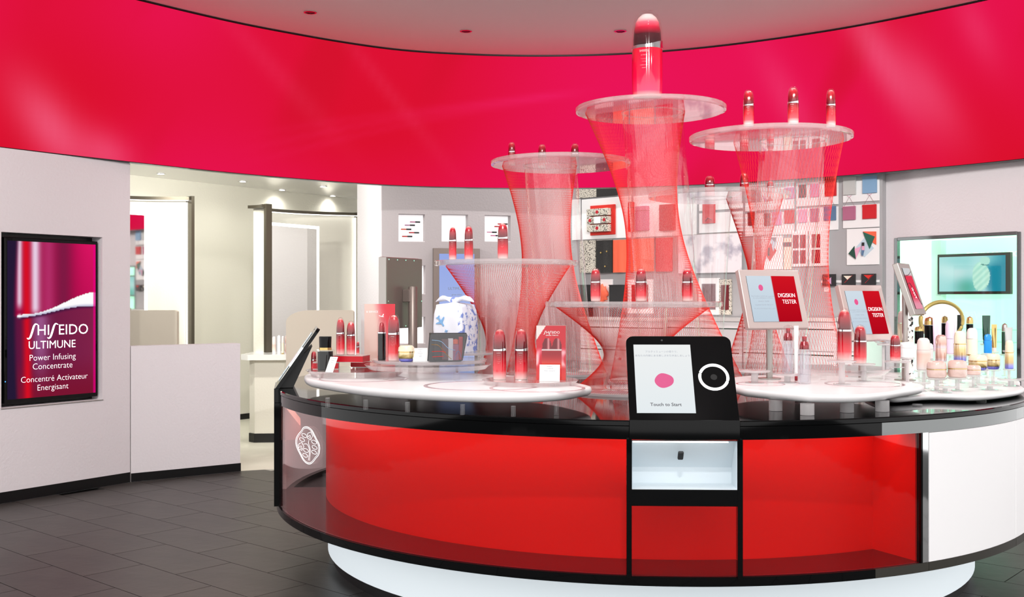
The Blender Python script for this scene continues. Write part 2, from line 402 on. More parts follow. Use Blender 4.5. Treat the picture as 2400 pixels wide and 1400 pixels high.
for _, y, x, u, v in rest:
    s = len(bm.verts); box(bm, -TL / 2 + J, TL / 2 - J, -TW / 2 + J, TW / 2 - J, -0.012, 0.0)
    bm.verts.ensure_lookup_table(); mt = Matrix.Translation((x, y, 0)) @ Matrix.Rotation(math.radians(-41.2), 4, 'Z')
    for q in list(bm.verts)[s:]: q.co = mt @ q.co
if rest:
    o = ob('tile_remainder', bm, 'slate', floor); o['kind'] = 'stuff'
else: bm.free()
room_floor = struct(link('floor_room', mesh_from(loft([(-2.06, 8.03), (-1.2, 8.36), (-1.2, 13.3), (-6.5, 13.3), (-6.5, 9.0), (-2.74, 7.58)], [(0, -0.011), (0, 0.001)]), 'floor_room'), 'cream_floor'))

# ceiling, the curved LED band and its shadow gap
CEIL = 3.42
struct(ob('ceiling', B(-7, 7, 0.6, 11.0, CEIL, CEIL + 0.08), 'ceiling'))
ring_pts = catmull([(-4.3, 5.1), (-3.75, 6.0), (-3.245, 6.745), (-2.7, 7.46), (-2.0, 8.27), (-1.105, 8.98), (-0.35, 9.23), (0.4, 9.28), (1.1, 9.17), (1.8, 8.88), (2.542, 8.37), (3.117, 7.80), (3.512, 7.317), (4.0, 6.6), (4.5, 5.7)], 14, False)
RZ0, RZ1 = 2.262, 3.405
band = thing('led_screen_band', 'curved red LED screen band running round the room under the ceiling', 'screen', (0.4, 9.3, RZ0))
bl = Vector((0.4, 9.3, RZ0))
def red_show(x, y):
    n1 = noise.noise(Vector((x / 420.0, y / 300.0, 1.3))); n2 = noise.noise(Vector((x / 150.0 + y / 260.0, y / 420.0, 4.1)))
    c = mix((216, 16, 44), (232, 20, 88), 0.36 + 0.7 * n1 + 0.25 * math.exp(-((x - 1500) / 500.0) ** 2))
    c = mix(c, (204, 18, 40), 0.5 * sm(0.1, 0.6, -n2))
    for gx, gy, sx, sy, sl, k in ((120, 300, 70, 120, 0.55, .55), (250, 360, 60, 60, 0.4, .4), (2060, 130, 45, 160, 0.55, .42), (2170, 210, 60, 120, 0.55, .35), (1850, 240, 40, 120, 0.5, .22), (2290, 70, 40, 90, 0.4, .2), (640, 160, 30, 160, 0.9, .10), (900, 200, 20, 180, 0.8, .10)):
        dx = x - gx - sl * (y - gy); c = mix(c, (248, 128, 164), k * math.exp(-(dx / sx) ** 2 - ((y - gy) / sy) ** 2))
    for a0, b0, k in ((330, -0.16, .13), (300, -0.11, .09), (362, -0.20, .10)):
        d = y - (a0 + b0 * (x - 600) + 0.00007 * (x - 1050) ** 2); c = mix(c, (246, 50, 130), k * math.exp(-(d / 9.0) ** 2) * sm(500, 800, x) * (1 - sm(1250, 1420, x)))
    return c
NR = 30; vs, fs, cols = [], [], []
for p in ring_pts:
    for j in range(NR + 1):
        z = RZ0 + (RZ1 - RZ0) * j / NR; vs.append((p.x - bl.x, p.y - bl.y, z - bl.z))
        Yc = max(p.y, 1); cols += [*c8(*red_show(CX + F * p.x / Yc, CY - F * (z - H) / Yc)), 1]
for i in range(len(ring_pts) - 1):
    for j in range(NR): a = i * (NR + 1) + j; fs.append((a, a + NR + 1, a + NR + 2, a + 1))
me = bpy.data.meshes.new('led_face'); me.from_pydata(vs, [], fs); me.color_attributes.new('Col', 'FLOAT_COLOR', 'POINT').data.foreach_set('color', cols)
me.polygons.foreach_set('use_smooth', [True] * len(me.polygons)); link('led_face', me, 'led_wall', band)
def ribbon(pts, off0, off1, z0, z1, loc):
    bm = bmesh.new(); q = []
    for i, p in enumerate(pts):
        t = (pts[min(i + 1, len(pts) - 1)] - pts[max(i - 1, 0)]).normalized(); n = Vector((-t.y, t.x))
        q.append([bm.verts.new((p.x + n.x * o - loc[0], p.y + n.y * o - loc[1], z - loc[2])) for o, z in ((off0, z0), (off1, z0), (off1, z1), (off0, z1))])
    for a, b in zip(q, q[1:]):
        for k in range(4): bm.faces.new((a[k], a[(k + 1) % 4], b[(k + 1) % 4], b[k]))
    bm.faces.new(q[0]); bm.faces.new(q[-1]); return bm
ob('backing', ribbon(ring_pts, 0.004, 0.07, RZ0 - 0.004, RZ1 + 0.002, bl), 'black', band)
struct(ob('trim_1', ribbon(ring_pts, -0.004, 0.06, RZ1 + 0.003, CEIL - 0.001, (0, 0, 0)), 'black'), 'black shadow gap between the LED band and the ceiling')

# left wall with its recess for the portrait screen
LW = Frame((-3.237, 6.743), (-2.7, 7.541))
tu0, _ = LW.hit(3, 700); tu1, _ = LW.hit(240, 700); _, tz0 = LW.hit(122, 947); _, tz1 = LW.hit(122, 550)
me = holewall(-1.1, LW.len, 0.0, RZ0 - 0.006, [(tu0, tu1, tz0, tz1)], 0.14); o = on(LW, link('wall_left', me, 'plaster')); struct(o, 'white textured wall with a recessed portrait screen')
HW = Frame((-2.7, 7.541), (-2.045, 8.025))
struct(on(HW, ob('wall_low', B(0.006, HW.len, 0.0, 0.12, 0.0, 0.962), 'plaster')), 'low white textured partition beside the screen wall')
struct(on(LW, ob('baseboard_left', B(-1.1, LW.len - 0.004, -0.006, 0.0, 0.002, 0.072), 'skirting')))
struct(on(HW, ob('baseboard_low', B(0.006, HW.len + 0.003, -0.006, 0.0, 0.002, 0.062), 'skirting')))

# treatment room: cream back wall, mirror-gloss ceiling, return wall
CW = Frame((-3.7, 10.36), (-1.86, 12.9)); RC = 2.50
struct(on(CW, ob('wall_back', B(-2.6, CW.len + 0.7, 0.0, 0.1, 0.0, RC), 'cream')))
struct(on(CW, ob('baseboard_back', B(-2.6, CW.len + 0.7, -0.012, 0.0, 0.0, 0.06), 'skirting')))
struct(link('ceiling_room', mesh_from(loft([(-7, 7.2), (-2.62, 7.64), (-2.0, 8.42), (-1.105, 9.1), (-1.105, 13.4), (-7, 13.4)], [(0, RC), (0, RC + 0.05)]), 'ceiling_room'), 'white_gloss'))
RW = Frame((-1.56, 10.75), (-1.208, 9.9))
struct(ob('wall_return', loft([(-1.56, 10.75), (-1.215, 9.905), (-1.11, 9.93), (-1.11, 13.0), (-1.56, 13.0)], [(0, 0.0), (0, 2.9)]), 'plaster'))

# grey wall with lit niches
GWL = Frame((-1.208, 9.9), (0.58, 10.36))
def nrect(x0, y0, x1, y1, fr=GWL):
    u0, _ = fr.hit(x0, (y0 + y1) / 2); u1, _ = fr.hit(x1, (y0 + y1) / 2); _, a = fr.hit((x0 + x1) / 2, y1); _, b = fr.hit((x0 + x1) / 2, y0); return (u0, u1, a, b)
NICHE_PX = [(934, 502, 996, 567), (1035, 503, 1097, 567), (1136, 505, 1197, 567), (934, 622, 997, 690), (934, 743, 997, 806)]
holes = [nrect(*r) for r in NICHE_PX]
struct(on(GWL, link('wall_grey', holewall(0.0, GWL.len, 0.0, 2.9, holes, 0.12), 'plaster_grey')), 'grey textured wall with square lit niches')
NI = []
for k, (r, h, lb) in enumerate(zip(NICHE_PX, holes, ('left', 'middle', 'right', 'lower', 'lowest'))):
    L = Local(GWL, *r, 'niche_light_panel', {'left': 'white lit back panel of the niche nearest the cream wall, five lipsticks on it', 'middle': 'white lit empty back panel of the middle niche in the grey wall',
        'right': 'white lit back panel of the niche nearest the mesh towers', 'lower': 'white lit niche panel half hidden behind the upright monitor', 'lowest': 'lowest white lit niche panel, beside the monitor pole'}[lb], 'light panel', 'lit niche panels in the grey wall', off=0.115)
    u0, u1, a, b = h
    w, hh = u1 - u0, b - a; L.e.location = GWL.at((u0 + u1) / 2, 0.10, a); ob('diffuser', B(-w / 2, w / 2, 0.012, 0.019, 0, hh), 'niche_lit', L.e); ob('edge_lip', B(-w / 2, w / 2, -0.098, -0.09, 0.0, 0.006), 'plaster', L.e); NI.append((L, w, hh))

# gift wall and right wall
GW = Frame((0.58, 10.36), (2.88, 8.292))
struct(on(GW, ob('wall_gift', B(0.0, GW.len, 0.0, 0.1, 0.0, 2.9), 'gift_grey')), 'grey wall hung with gift wrapping displays')
RWF = Frame((2.885, 8.40), (3.67, 7.33))
cu0, _ = RWF.hit(2099, 650); cu1, _ = RWF.hit(2392, 650); _, cz1 = RWF.hit(2245, 551); cz0 = 0.62
struct(on(RWF, link('wall_right', holewall(0.0, RWF.len + 1.2, 0.0, RZ0 + 0.5, [(cu0, cu1, cz0, cz1)], 0.42), 'plaster')), 'white textured wall around a lit green display case')

# ================================================================== ROUND COUNTER
def cyl(px, py, R):
    dx = (px - CX) / F; A = dx * dx + 1; b = -2 * (dx * CC[0] + CC[1]); c = CC[0] ** 2 + CC[1] ** 2 - R * R
    t = (-b - math.sqrt(max(0, b * b - 4 * A * c))) / (2 * A); return Vector((dx * t, t, H - (py - CY) / F * t))
def ang(px, R=CR):
    p = cyl(px, 700, R); a = math.atan2(p.y - CC[1], p.x - CC[0]); return a if a < 0.6 else a - 2 * PI
ZT, ZF, ZG, ZB = 0.87, 0.803, 0.325, 0.288          # top, fascia bottom, glass bottom, rim bottom
O0 = (0.0, 0.0)
counter = thing('display_counter', 'round glossy black cosmetics counter with red lit case and white plinth', 'counter', (CC[0], CC[1], 0))
A_K2 = math.radians(-168.5); A_K1 = ang(1604)
a_l = math.radians(-177.0); a_k0, a_k1 = ang(1471), ang(1735); a_m0, a_m1 = ang(2162), ang(2177)
a_k2a, a_k2b = A_K2 - 0.102, A_K2 + 0.102
def cp(name, bm, mat, **k): return ob(name, bm, mat, counter, **k)
cp('counter_top', lathe([(0, 0.848), (CR - 0.004, 0.848), (CR, 0.852), (CR, 0.866), (CR - 0.004, ZT), (0, ZT)], 180), 'black_gloss', smooth=True)
cp('fascia', arcband(O0, CR - 0.002, 0.05, ZF, 0.849, a_l - 0.05, ang(2068)), 'black_gloss', smooth=True)
cp('fascia', arcband(O0, CR - 0.002, 0.05, ZF, 0.849, ang(2068), a_m1), 'chrome_dark', smooth=True)
cp('fascia', arcband(O0, CR - 0.002, 0.05, ZF, 0.849, a_m1, ang(2384)), 'chrome_dark', smooth=True)
cp('fascia', arcband(O0, CR - 0.002, 0.05, ZF, 0.849, ang(2384), a_l - 0.05 + 2 * PI), 'chrome_dark', smooth=True)
cp('case_ceiling', arcband(O0, CR - 0.055, 0.21, 0.812, 0.82, a_l, a_m1), 'black')
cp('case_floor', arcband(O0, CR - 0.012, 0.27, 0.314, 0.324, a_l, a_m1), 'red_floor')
cp('back_panel', arcband(O0, 1.625, 0.02, 0.324, 0.812, a_l, a_m0), 'red_panel', smooth=True)
cp('front_glass', arcband(O0, CR - 0.006, 0.006, ZG, ZF, a_k2b + 0.008, a_k0 - 0.004), 'case_glass', smooth=True)
cp('front_glass', arcband(O0, CR - 0.006, 0.006, ZG, ZF, a_k1 + 0.004, a_m0 - 0.004), 'case_glass', smooth=True)
cp('led_strip', arcband(O0, 1.75, 0.04, 0.806, 0.811, a_l, a_m0 - 0.01), 'led_red')
cp('end_panel', arcband(O0, CR - 0.03, 0.21, 0.324, 0.812, a_m0 - 0.002, a_m0 + 0.004, 2), 'red_panel')
cp('post', arcband(O0, CR - 0.001, 0.02, ZG - 0.003, ZF, a_m0 - 0.003, a_m0 + 0.0015, 2), 'black_gloss')
cp('mirror_strip', arcband(O0, CR - 0.001, 0.02, ZG - 0.003, ZF, a_m0 + 0.0017, a_m1 - 0.0008, 3), 'chrome', smooth=True)
white_a = [a_m1, ang(2382), ang(2382) + 0.32, ang(2382) + 0.64, ang(2382) + 1.2, ang(2382) + 1.8, ang(2382) + 2.4, a_k2a + 2 * PI - 0.02]
for q, (s0, s1) in enumerate(zip(white_a, white_a[1:])):
    cp('white_panel', arcband(O0, CR - 0.001, 0.03, ZG - 0.003, ZF - 0.002, s0 + 0.0015, s1 - 0.0015), 'lightbox', smooth=True)
cp('rim', arcband(O0, CR, 0.06, ZB, ZG - 0.004, a_l - 0.05, ang(2052)), 'black_gloss', smooth=True)
cp('rim', arcband(O0, CR, 0.06, ZB, ZG - 0.004, ang(2052), a_m1), 'rim_grey', smooth=True)
cp('rim', arcband(O0, CR, 0.06, ZB, ZG - 0.004, a_m1 + 0.001, ang(2382) - 0.001), 'rim_grey', smooth=True)
cp('rim', arcband(O0, CR, 0.06, ZB, ZG - 0.004, ang(2382) + 0.001, a_l - 0.05 + 2 * PI), 'rim_grey', smooth=True)
cp('soffit', arcband(O0, CR - 0.06, 0.3, ZB + 0.004, ZB + 0.01, 0, 2 * PI, 120), 'black')
cp('plinth', lathe([(1.615, 0.055), (1.615, ZB + 0.006)], 150, cap=False), 'plinth', smooth=True)
cp('plinth_base', lathe([(1.59, 0.0), (1.59, 0.054), (0, 0.054)], 150), 'black', smooth=True)
# etched plant emblem on the left of the glass
EX, EY, ES = 640.0, 980.0, 10.769
def emb(pts, r, closed=True, sub=6, bm=None):
    q = []
    for p in catmull(pts, sub, closed):
        w = cyl(EX + p[0] / ES, EY + p[1] / ES, CR + 0.001); q.append((w.x - CC[0], w.y - CC[1], w.z))
    return tube(q, r, 4, closed, bm)
outer = [(830, 225), (900, 245), (980, 310), (1040, 420), (1100, 540), (1160, 660), (1178, 780), (1150, 930), (1080, 1020), (1010, 1110), (930, 1165), (840, 1140), (760, 1060), (690, 930), (620, 790), (578, 650), (585, 520), (640, 410), (710, 330), (760, 250)]
bm = emb(outer, 0.0017)
inner = [(875 + (x - 875) * 0.9, 698 + (y - 698) * 0.93) for x, y in outer]; emb(inner, 0.0009, bm=bm)
def ell(cx, cy_, rx, ry, rot, n=8):
    return [(cx + rx * math.cos(t) * math.cos(rot) - ry * math.sin(t) * math.sin(rot), cy_ + rx * math.cos(t) * math.sin(rot) + ry * math.sin(t) * math.cos(rot)) for t in [2 * PI * k / n for k in range(n)]]
for lx, ly in ((790, 445), (732, 550), (1035, 612), (1048, 745), (830, 822), (1035, 868), (810, 945)): emb(ell(lx, ly, 70, 40, 0.55), 0.0009, bm=bm)
for fx, fy in ((930, 455), (705, 720)):
    emb([(fx + (62 + 10 * math.cos(5 * t)) * math.cos(t), fy + (92 + 12 * math.cos(5 * t)) * math.sin(t)) for t in [2 * PI * k / 16 for k in range(16)]], 0.0009, bm=bm)
    emb([(fx - 40, fy + 30), (fx - 10, fy - 15), (fx + 15, fy + 10), (fx - 5, fy + 40), (fx + 30, fy + 65)], 0.0008, False, bm=bm)
for st in ([(905, 560), (895, 640), (930, 750), (940, 860), (922, 1080)], [(770, 665), (850, 660), (900, 740), (915, 860), (890, 1075)]): emb(st, 0.0009, False, bm=bm)
cp('plant_emblem', bm, 'letter_white')

# ------------------------------------------------------------------ touch kiosks in the counter
M('drop', c8(120, 30, 66), 0.5, emit=c8(206, 76, 132), es=0.62)
def kiosk(a, label, full):
    """tablet leaning back on the counter edge; local x right, y inward (0 = counter face), z up"""
    c, s = math.cos(a), math.sin(a); base = (CC[0] + (CR + 0.004) * c, CC[1] + (CR + 0.004) * s, ZT); rz = a + PI / 2
    k = thing('touch_kiosk', label, 'kiosk', (base[0], base[1], 0), rz)
    W = 0.383; lean = math.radians(34.5); Lt = 0.35
    tb = Matrix.Translation((0, 0.0, ZT + 0.002)) @ Matrix.Rotation(-lean, 4, 'X')
    def tz(bm):
        for v in bm.verts: v.co = tb @ v.co
        return bm
    out = []
    for cx, cz, a0 in ((W / 2 - .028, Lt - .028, 0), (-W / 2 + .028, Lt - .028, PI / 2)):
        out += [(cx + .028 * math.cos(a0 + t * PI / 12), cz + .028 * math.sin(a0 + t * PI / 12)) for t in range(7)]
    out += [(-W / 2, 0), (W / 2, 0)]
    ob('tablet', tz(poly(out, 0.0, 0.016)), 'black_gloss', k)
    ob('stand', poly([(0.02, ZT + 0.002), (0.085, ZT + 0.002), (0.175, ZT + 0.2), (0.125, ZT + 0.155)], -0.13, 0.13), 'black', k).data.transform(Matrix(((0, 1, 0, 0), (1, 0, 0, 0), (0, 0, 1, 0), (0, 0, 0, 1))))
    sx0, sx1, sz0, sz1 = -0.165, 0.042, 0.028, 0.312
    scr = painted('screen', sx1 - sx0, sz1 - sz0, 8, 8, lambda u, v: mix((226, 233, 236), (236, 238, 238), v), 'screen', k)
    scr.matrix_local = tb @ Matrix.Translation((sx0, -0.0025, sz0))
    xm = (sx1 - sx0) / 2
    bl_ = [(0.033 * (1 + 0.05 * math.sin(2 * t + 1)) * math.cos(t), 0.030 * (1 + 0.06 * math.cos(3 * t)) * math.sin(t)) for t in [2 * PI * q / 28 for q in range(28)]]
    bmb = poly([(x + xm, z + 0.132) for x, z in bl_], -0.0006, 0.0)
    ob('pink_drop', bmb, 'drop', scr)
    text('lettering', 'Touch to Start', 0.0185, 'ink', scr, xm, -0.0008, 0.028, offset=0.0003)
    text('lettering', '\u30a2\u30eb\u30c6\u30a3\u30df\u30e5\u30fc\u30f3\u306e\u9999\u308a\u3067\u3001', 0.0095, 'ink_grey', scr, xm, -0.0008, 0.25)
    text('lettering', '\u3042\u306a\u305f\u306e\u5185\u5074\u306b\u3042\u308b\u7f8e\u3057\u3055\u3092\u5f15\u304d\u51fa\u3057\u307e\u3057\u3087\u3046', 0.0095, 'ink_grey', scr, xm, -0.0008, 0.233)
    bmr = tube([(0.117 + 0.050 * math.cos(2 * PI * q / 48), -0.001, 0.176 + 0.050 * math.sin(2 * PI * q / 48)) for q in range(48)], 0.0052, 8, True)
    ob('ring_light', tz(bmr), 'ring_light', k, smooth=True)
    bmr = poly([(0.117 + 0.012 * math.cos(t), 0.176 + 0.012 * math.sin(t)) for t in [2 * PI * q / 16 for q in range(16)]], -0.001, 0.001); ob('sensor', tz(bmr), 'black', k)
    bmr = poly([(-0.06 + 0.004 * math.cos(t), 0.332 + 0.004 * math.sin(t)) for t in [2 * PI * q / 10 for q in range(10)]], -0.001, 0.001); ob('camera_lens', tz(bmr), 'rubber', k)
    ob('apron', B(-W / 2 - 0.002, W / 2 + 0.002, -0.004, 0.02, 0.806, ZT + 0.004, bev=0.0015), 'black_gloss', k)
    for sg in (-1, 1):
        ob('post', B(sg * (W / 2 + 0.002) - 0.009, sg * (W / 2 + 0.002) + 0.009, -0.004, 0.03, ZB + 0.03, 0.806), 'black_gloss', k)
    x0 = W / 2 - 0.008; zb_, zt_ = 0.632, 0.80
    n = bmesh.new(); pr = [(0.0, zb_), (0.12, zb_), (0.12, 0.69), (0.035, zt_), (0.0, zt_)]
    th = 0.004
    poly([(-x0, zb_ - th), (x0, zb_ - th), (x0, zb_), (-x0, zb_)], 0.0, 0.12, n)                 # shelf
    def quadx(p, q):
        a = [n.verts.new((-x0, *p)), n.verts.new((x0, *p)), n.verts.new((x0, *q)), n.verts.new((-x0, *q))]; n.faces.new(a)
    quadx((0.12, zb_), (0.12, 0.69)); quadx((0.12, 0.69), (0.03, zt_)); quadx((0.03, zt_), (0.0, zt_))
    for sg in (-1, 1):
        n.faces.new([n.verts.new((sg * x0, y, z)) for y, z in pr])
    ob('niche', n, 'niche', k)
    ob('led_bar', B(-x0 + 0.004, x0 - 0.03, 0.006, 0.012, 0.794, 0.798), 'led', k)
    ob('cross_bar', B(-W / 2, W / 2, -0.003, 0.02, 0.572, 0.63, bev=0.0015), 'black_gloss', k)
    ob('lower_glass', B(-x0, x0, 0.004, 0.009, ZG, 0.572), 'case_glass', k)
    hs = ob('scent_sensor', B(-0.010, 0.010, 0, 0.012, 0, 0.036, bev=0.004), 'rubber', k); hs.location = (-0.008, 0.052, 0.725); hs.rotation_euler = (math.radians(38), 0, 0)
    return k
kiosk(A_K1, 'black touch kiosk with glowing white ring and Touch to Start screen facing forward', True)
kiosk(A_K2, 'black touch kiosk seen edge-on at the far left of the counter', False)

# ------------------------------------------------------------------ white display trays on the counter
def tray(name, label, near_px, far, zt, th, legs, legr, legmat, insets, leglab):
    pts = [tuple(G(x, y, zt).xy) for x, y in near_px] + far
    out = [tuple(p) for p in catmull(pts, 8)]; cx = sum(p[0] for p in out) / len(out); cy_ = sum(p[1] for p in out) / len(out)
    t = thing(name, label, 'tray', (cx, cy_, ZT)); z = lambda v: v - ZT
    lo = [(x - cx, y - cy_) for x, y in out]; r = th / 2
    rings = [(r * 2.2, z(zt - th)), (r * 1.2, z(zt - th))] + [(r * (1 - math.cos(q * PI / 10)) * 0.9 if q < 5 else r * (1 - math.sin((q) * PI / 10)) * 0.9, z(zt - th + th * q / 10)) for q in range(1, 10)] + [(r * 0.7, z(zt)), (r * 1.2, z(zt))]
    rings = [(0.030, z(zt - th)), (0.016, z(zt - th) + 0.0005), (0.006, z(zt - th) + th * 0.18), (0.001, z(zt - th) + th * 0.42), (0.0, z(zt - th) + th * 0.65), (0.002, z(zt - th) + th * 0.88), (0.007, z(zt) - 0.0006), (0.012, z(zt))]
    ob('tray_top', loft(lo, rings), 'white_tray', t, smooth=True, sharp=60)
    for px, py in legs:
        p = G(px, py, ZT + 0.002) if py > 0 else Vector((px, -py, 0))
        ob('leg', lathe([(legr, 0.001), (legr, z(zt - th) - 0.0003)], 20), legmat, t, smooth=True, loc=(p.x - cx, p.y - cy_, 0))
    for (ix, iy, ir) in insets:
        o = ob('inset', lathe([(ir * 0.93, 0), (ir, 0), (ir, 0.0012), (ir * 0.93, 0.0012), (ir * 0.93, 0)], 48, cap=False), 'tray_inset', t, loc=(ix - cx, iy - cy_, z(zt) + 0.0003))
    return t
TZ1 = 0.945
tray('display_tray', 'long white oval tray on the left, carrying boxes, pouch and wrapped gift', [(716, 886), (762, 896), (862, 909.5), (1020, 919.5), (1178, 923.5), (1300, 920), (1366, 911)],
     [(0.315, 4.36), (0.16, 4.75), (-0.12, 5.02), (-0.45, 5.25), (-0.80, 5.28), (-0.96, 5.08)], TZ1, 0.036,
     [(768, 955), (857, 960), (955, 966), (1084, 972), (1203, 976), (1304, 972), (-0.7, -5.05), (0.0, -4.8)], 0.009, 'acrylic', [(-0.12, 4.34, 0.24), (0.10, 4.22, 0.19), (-0.66, 4.72, 0.20)], '')
tray('display_tray', 'white oval tray right of the touch kiosk, carrying pump bottles and red serums', [(1727, 908), (1774, 915), (1900, 924.5), (2026, 924.5), (2120, 913), (2164, 902)],
     [(1.62, 4.72), (1.38, 4.95), (1.10, 4.92), (0.90, 4.62)], TZ1, 0.032,
     [(1818, 962), (1892, 972), (1985, 966), (2068, 964), (1.3, -4.8)], 0.026, 'acrylic_frost', [(1.46, 4.42, 0.16), (1.03, 4.42, 0.10)], '')
tray('display_tray', 'white oval tray at the far right, crowded with pale jars and gold bottles', [(2085, 931), (2183, 926), (2277, 928), (2345, 923), (2400, 913)],
     [(2.36, 4.95), (2.50, 5.35), (2.30, 5.75), (1.95, 5.72), (1.72, 5.2), (1.56, 4.75)], 0.90, 0.024,
     [(2300, 940), (2150, 950), (2.2, -5.4), (1.9, -5.4)], 0.02, 'acrylic', [], '')

# ================================================================== MESH TOWERS
def tower(label, X, Y, zd, r, tt, tb_, nt_, nb, twist, N, rb=0.0):
    """round acrylic shelf on a clear tube inside a twisted net. tt/tb_: tube (x offset, radius) at top/bottom; nt_/nb: net (dx, dy, radius)"""
    t = thing('mesh_tower', label, 'display stand', (X, Y, ZT), 0, 'net wrapped acrylic display towers'); h = zd - ZT
    ob('shelf', lathe([(0, h), (r - 0.014, h), (r - 0.014, h + 0.026), (0, h + 0.026)], 72), 'acrylic_shelf', t, smooth=True)
    ob('shelf_rim', lathe([(r - 0.0138, h), (r - 0.002, h + 0.003), (r, h + 0.008), (r, h + 0.022), (r - 0.004, h + 0.026), (r - 0.0138, h + 0.026), (r - 0.0138, h)], 96, cap=False), 'acrylic_rim', t, smooth=True)
    bm = bmesh.new(); n = 40; rings = []
    for (ox, rr, z) in ((tb_[0], tb_[1], 0.012), (tb_[0] * .66 + tt[0] * .34, tb_[1] * .66 + tt[1] * .34, 0.012 + (h - 0.012) * .34), (tb_[0] * .33 + tt[0] * .67, tb_[1] * .33 + tt[1] * .67, 0.012 + (h - 0.012) * .67), (tt[0], tt[1], h - 0.0005)):
        rings.append([bm.verts.new((ox + rr * math.cos(2 * PI * i / n), rr * math.sin(2 * PI * i / n), z)) for i in range(n)])
    for a, b in zip(rings, rings[1:]):
        for i in range(n): bm.faces.new((a[i], a[(i + 1) % n], b[(i + 1) % n], b[i]))
    ob('tube', bm, 'acrylic_tube', t, smooth=True)
    ob('tube_collar', lathe([(tt[1] + 0.004, h - 0.004), (tt[1] + 0.004, h - 0.0006), (tt[1] - 0.006, h - 0.0006), (tt[1] - 0.006, h - 0.004), (tt[1] + 0.004, h - 0.004)], 48, cap=False), 'acrylic_rim', t, smooth=True, loc=(tt[0], 0, 0))
    br = max(nb[2], tb_[1]) + 0.012
    ob('base', lathe([(0, 0.0005), (br, 0.0005), (br, 0.010), (br - 0.003, 0.012), (0, 0.012)], 72), 'acrylic_frost', t, smooth=True, loc=(nb[0], nb[1], 0))
    bm = bmesh.new(); rs = 0.00072
    for i in range(N):
        a = 2 * PI * i / N
        p = Vector((nt_[0] + nt_[2] * math.cos(a + twist), nt_[1] + nt_[2] * math.sin(a + twist), h - 0.001)); q = Vector((nb[0] + nb[2] * math.cos(a), nb[1] + nb[2] * math.sin(a), 0.0122))
        tube([p, q], rs, 3, False, bm, cap=False)
    o = ob('net', bm, 'orange_string', t); o['kind'] = 'stuff'; o['label'] = 'twisted net of fine coral red strings'
    return t
def X_(px, Y): return (px - CX) / F * Y
TW = {}
def tower_px(key, label, dpx, Y, zd, r, tube_t, tube_b, net_t, net_b, nby, twist, N):
    X = X_(dpx, Y)
    f = lambda a, b, Yq: (X_((a + b) / 2, Yq) - X, (b - a) / 2 / F * Yq)
    tt, tb_ = f(*tube_t, Y), f(*tube_b, Y); a = f(*net_t, Y); b = f(*net_b, Y + nby)
    TW[key] = (X, Y, zd + 0.026)
    tower(label, X, Y, zd, r, tt, tb_, (a[0], 0, a[1]), (b[0], nby, b[1]), math.radians(twist), N)
tower_px('A', 'tallest net tower, single giant serum bottle on its clear round shelf', 1524.5, 5.70, 2.294, 0.40, (1458, 1600), (1504, 1650), (1372, 1604), (1430, 1742), -0.28, 122, 150)
tower_px('B', 'tall net tower on the right carrying three serum bottles in a row', 1805, 5.33, 2.089, 0.40, (1782, 1935), (1745, 1877), (1722, 1972), (1745, 1985), 0.0, 96, 84)
tower_px('C', 'net tower behind the left, three bottles half hidden on its high shelf', 1314, 6.10, 2.059, 0.40, (1228, 1352), (1268, 1390), (1177, 1352), (1188, 1420), 0.0, 108, 150)
tower_px('D', 'low wide net tower at the left, three bottles on a shelf near eye level', 1186.5, 5.30, 1.460, 0.357, (1112, 1238), (1122, 1240), (1045, 1335), (1108, 1292), 0.0, 118, 170)
tower_px('E', 'lowest net tower in front, its shelf seen edge-on behind the kiosk', 1484, 4.90, 1.261, 0.404, (1403, 1565), (1415, 1553), (1303, 1662), (1345, 1625), 0.0, 128, 170)
tower_px('F', 'rear net tower with a narrow waist, shelf just under the red band', 1685, 6.22, 1.885, 0.41, (1622, 1714), (1632, 1690), (1703, 1834), (1700, 1850), 0.0, 152, 120)

# ================================================================== BOTTLES, JARS AND TUBES (unit size: width 1, height 1)
KINDS = {}
def kind(name, parts, sy=1.0, n=28):
    KINDS[name] = []
    for p in parts:
        pn, prof, mat = p[:3]
        me = mesh_from(lathe(prof, n, 1.0, sy), name + '_' + pn, True, 35); me.materials.append(MATS[mat])
        KINDS[name].append((pn, me))
def bend_text(me, r, sy):
    for v in me.vertices: v.co.y = -math.sqrt(max(0.0, r * r - v.co.x ** 2)) * sy - 0.006
    return me
def collar(z0, z1, r, sy, n=32, tilt=0.03):
    bm = bmesh.new(); q = []
    for i in range(n):
        a = 2 * PI * i / n; c, s = math.cos(a), math.sin(a); up = tilt * max(0, c) ** 1.5
        q.append([bm.verts.new((rr * c, rr * s * sy, z)) for rr, z in ((r - 0.03, z0), (r, z0), (r, z1 + up), (r - 0.03, z1 + up))])
    for i in range(n):
        for k in range(4): bm.faces.new((q[i][k], q[i][(k + 1) % 4], q[(i + 1) % n][(k + 1) % 4], q[(i + 1) % n][k]))
    return bm
BODY = [(0, 0), (.43, 0), (.465, .012), (.485, .08), (.5, .25), (.495, .5), (.49, .56), (0, .56)]
CAPP = [(.455, .572), (.455, .66), (.44, .76), (.395, .85), (.31, .91), (.19, .95), (0, .965)]
DOME = [(.498, .60), (.495, .68), (.48, .78), (.435, .87), (.35, .94), (.2, .985), (0, 1.0)]
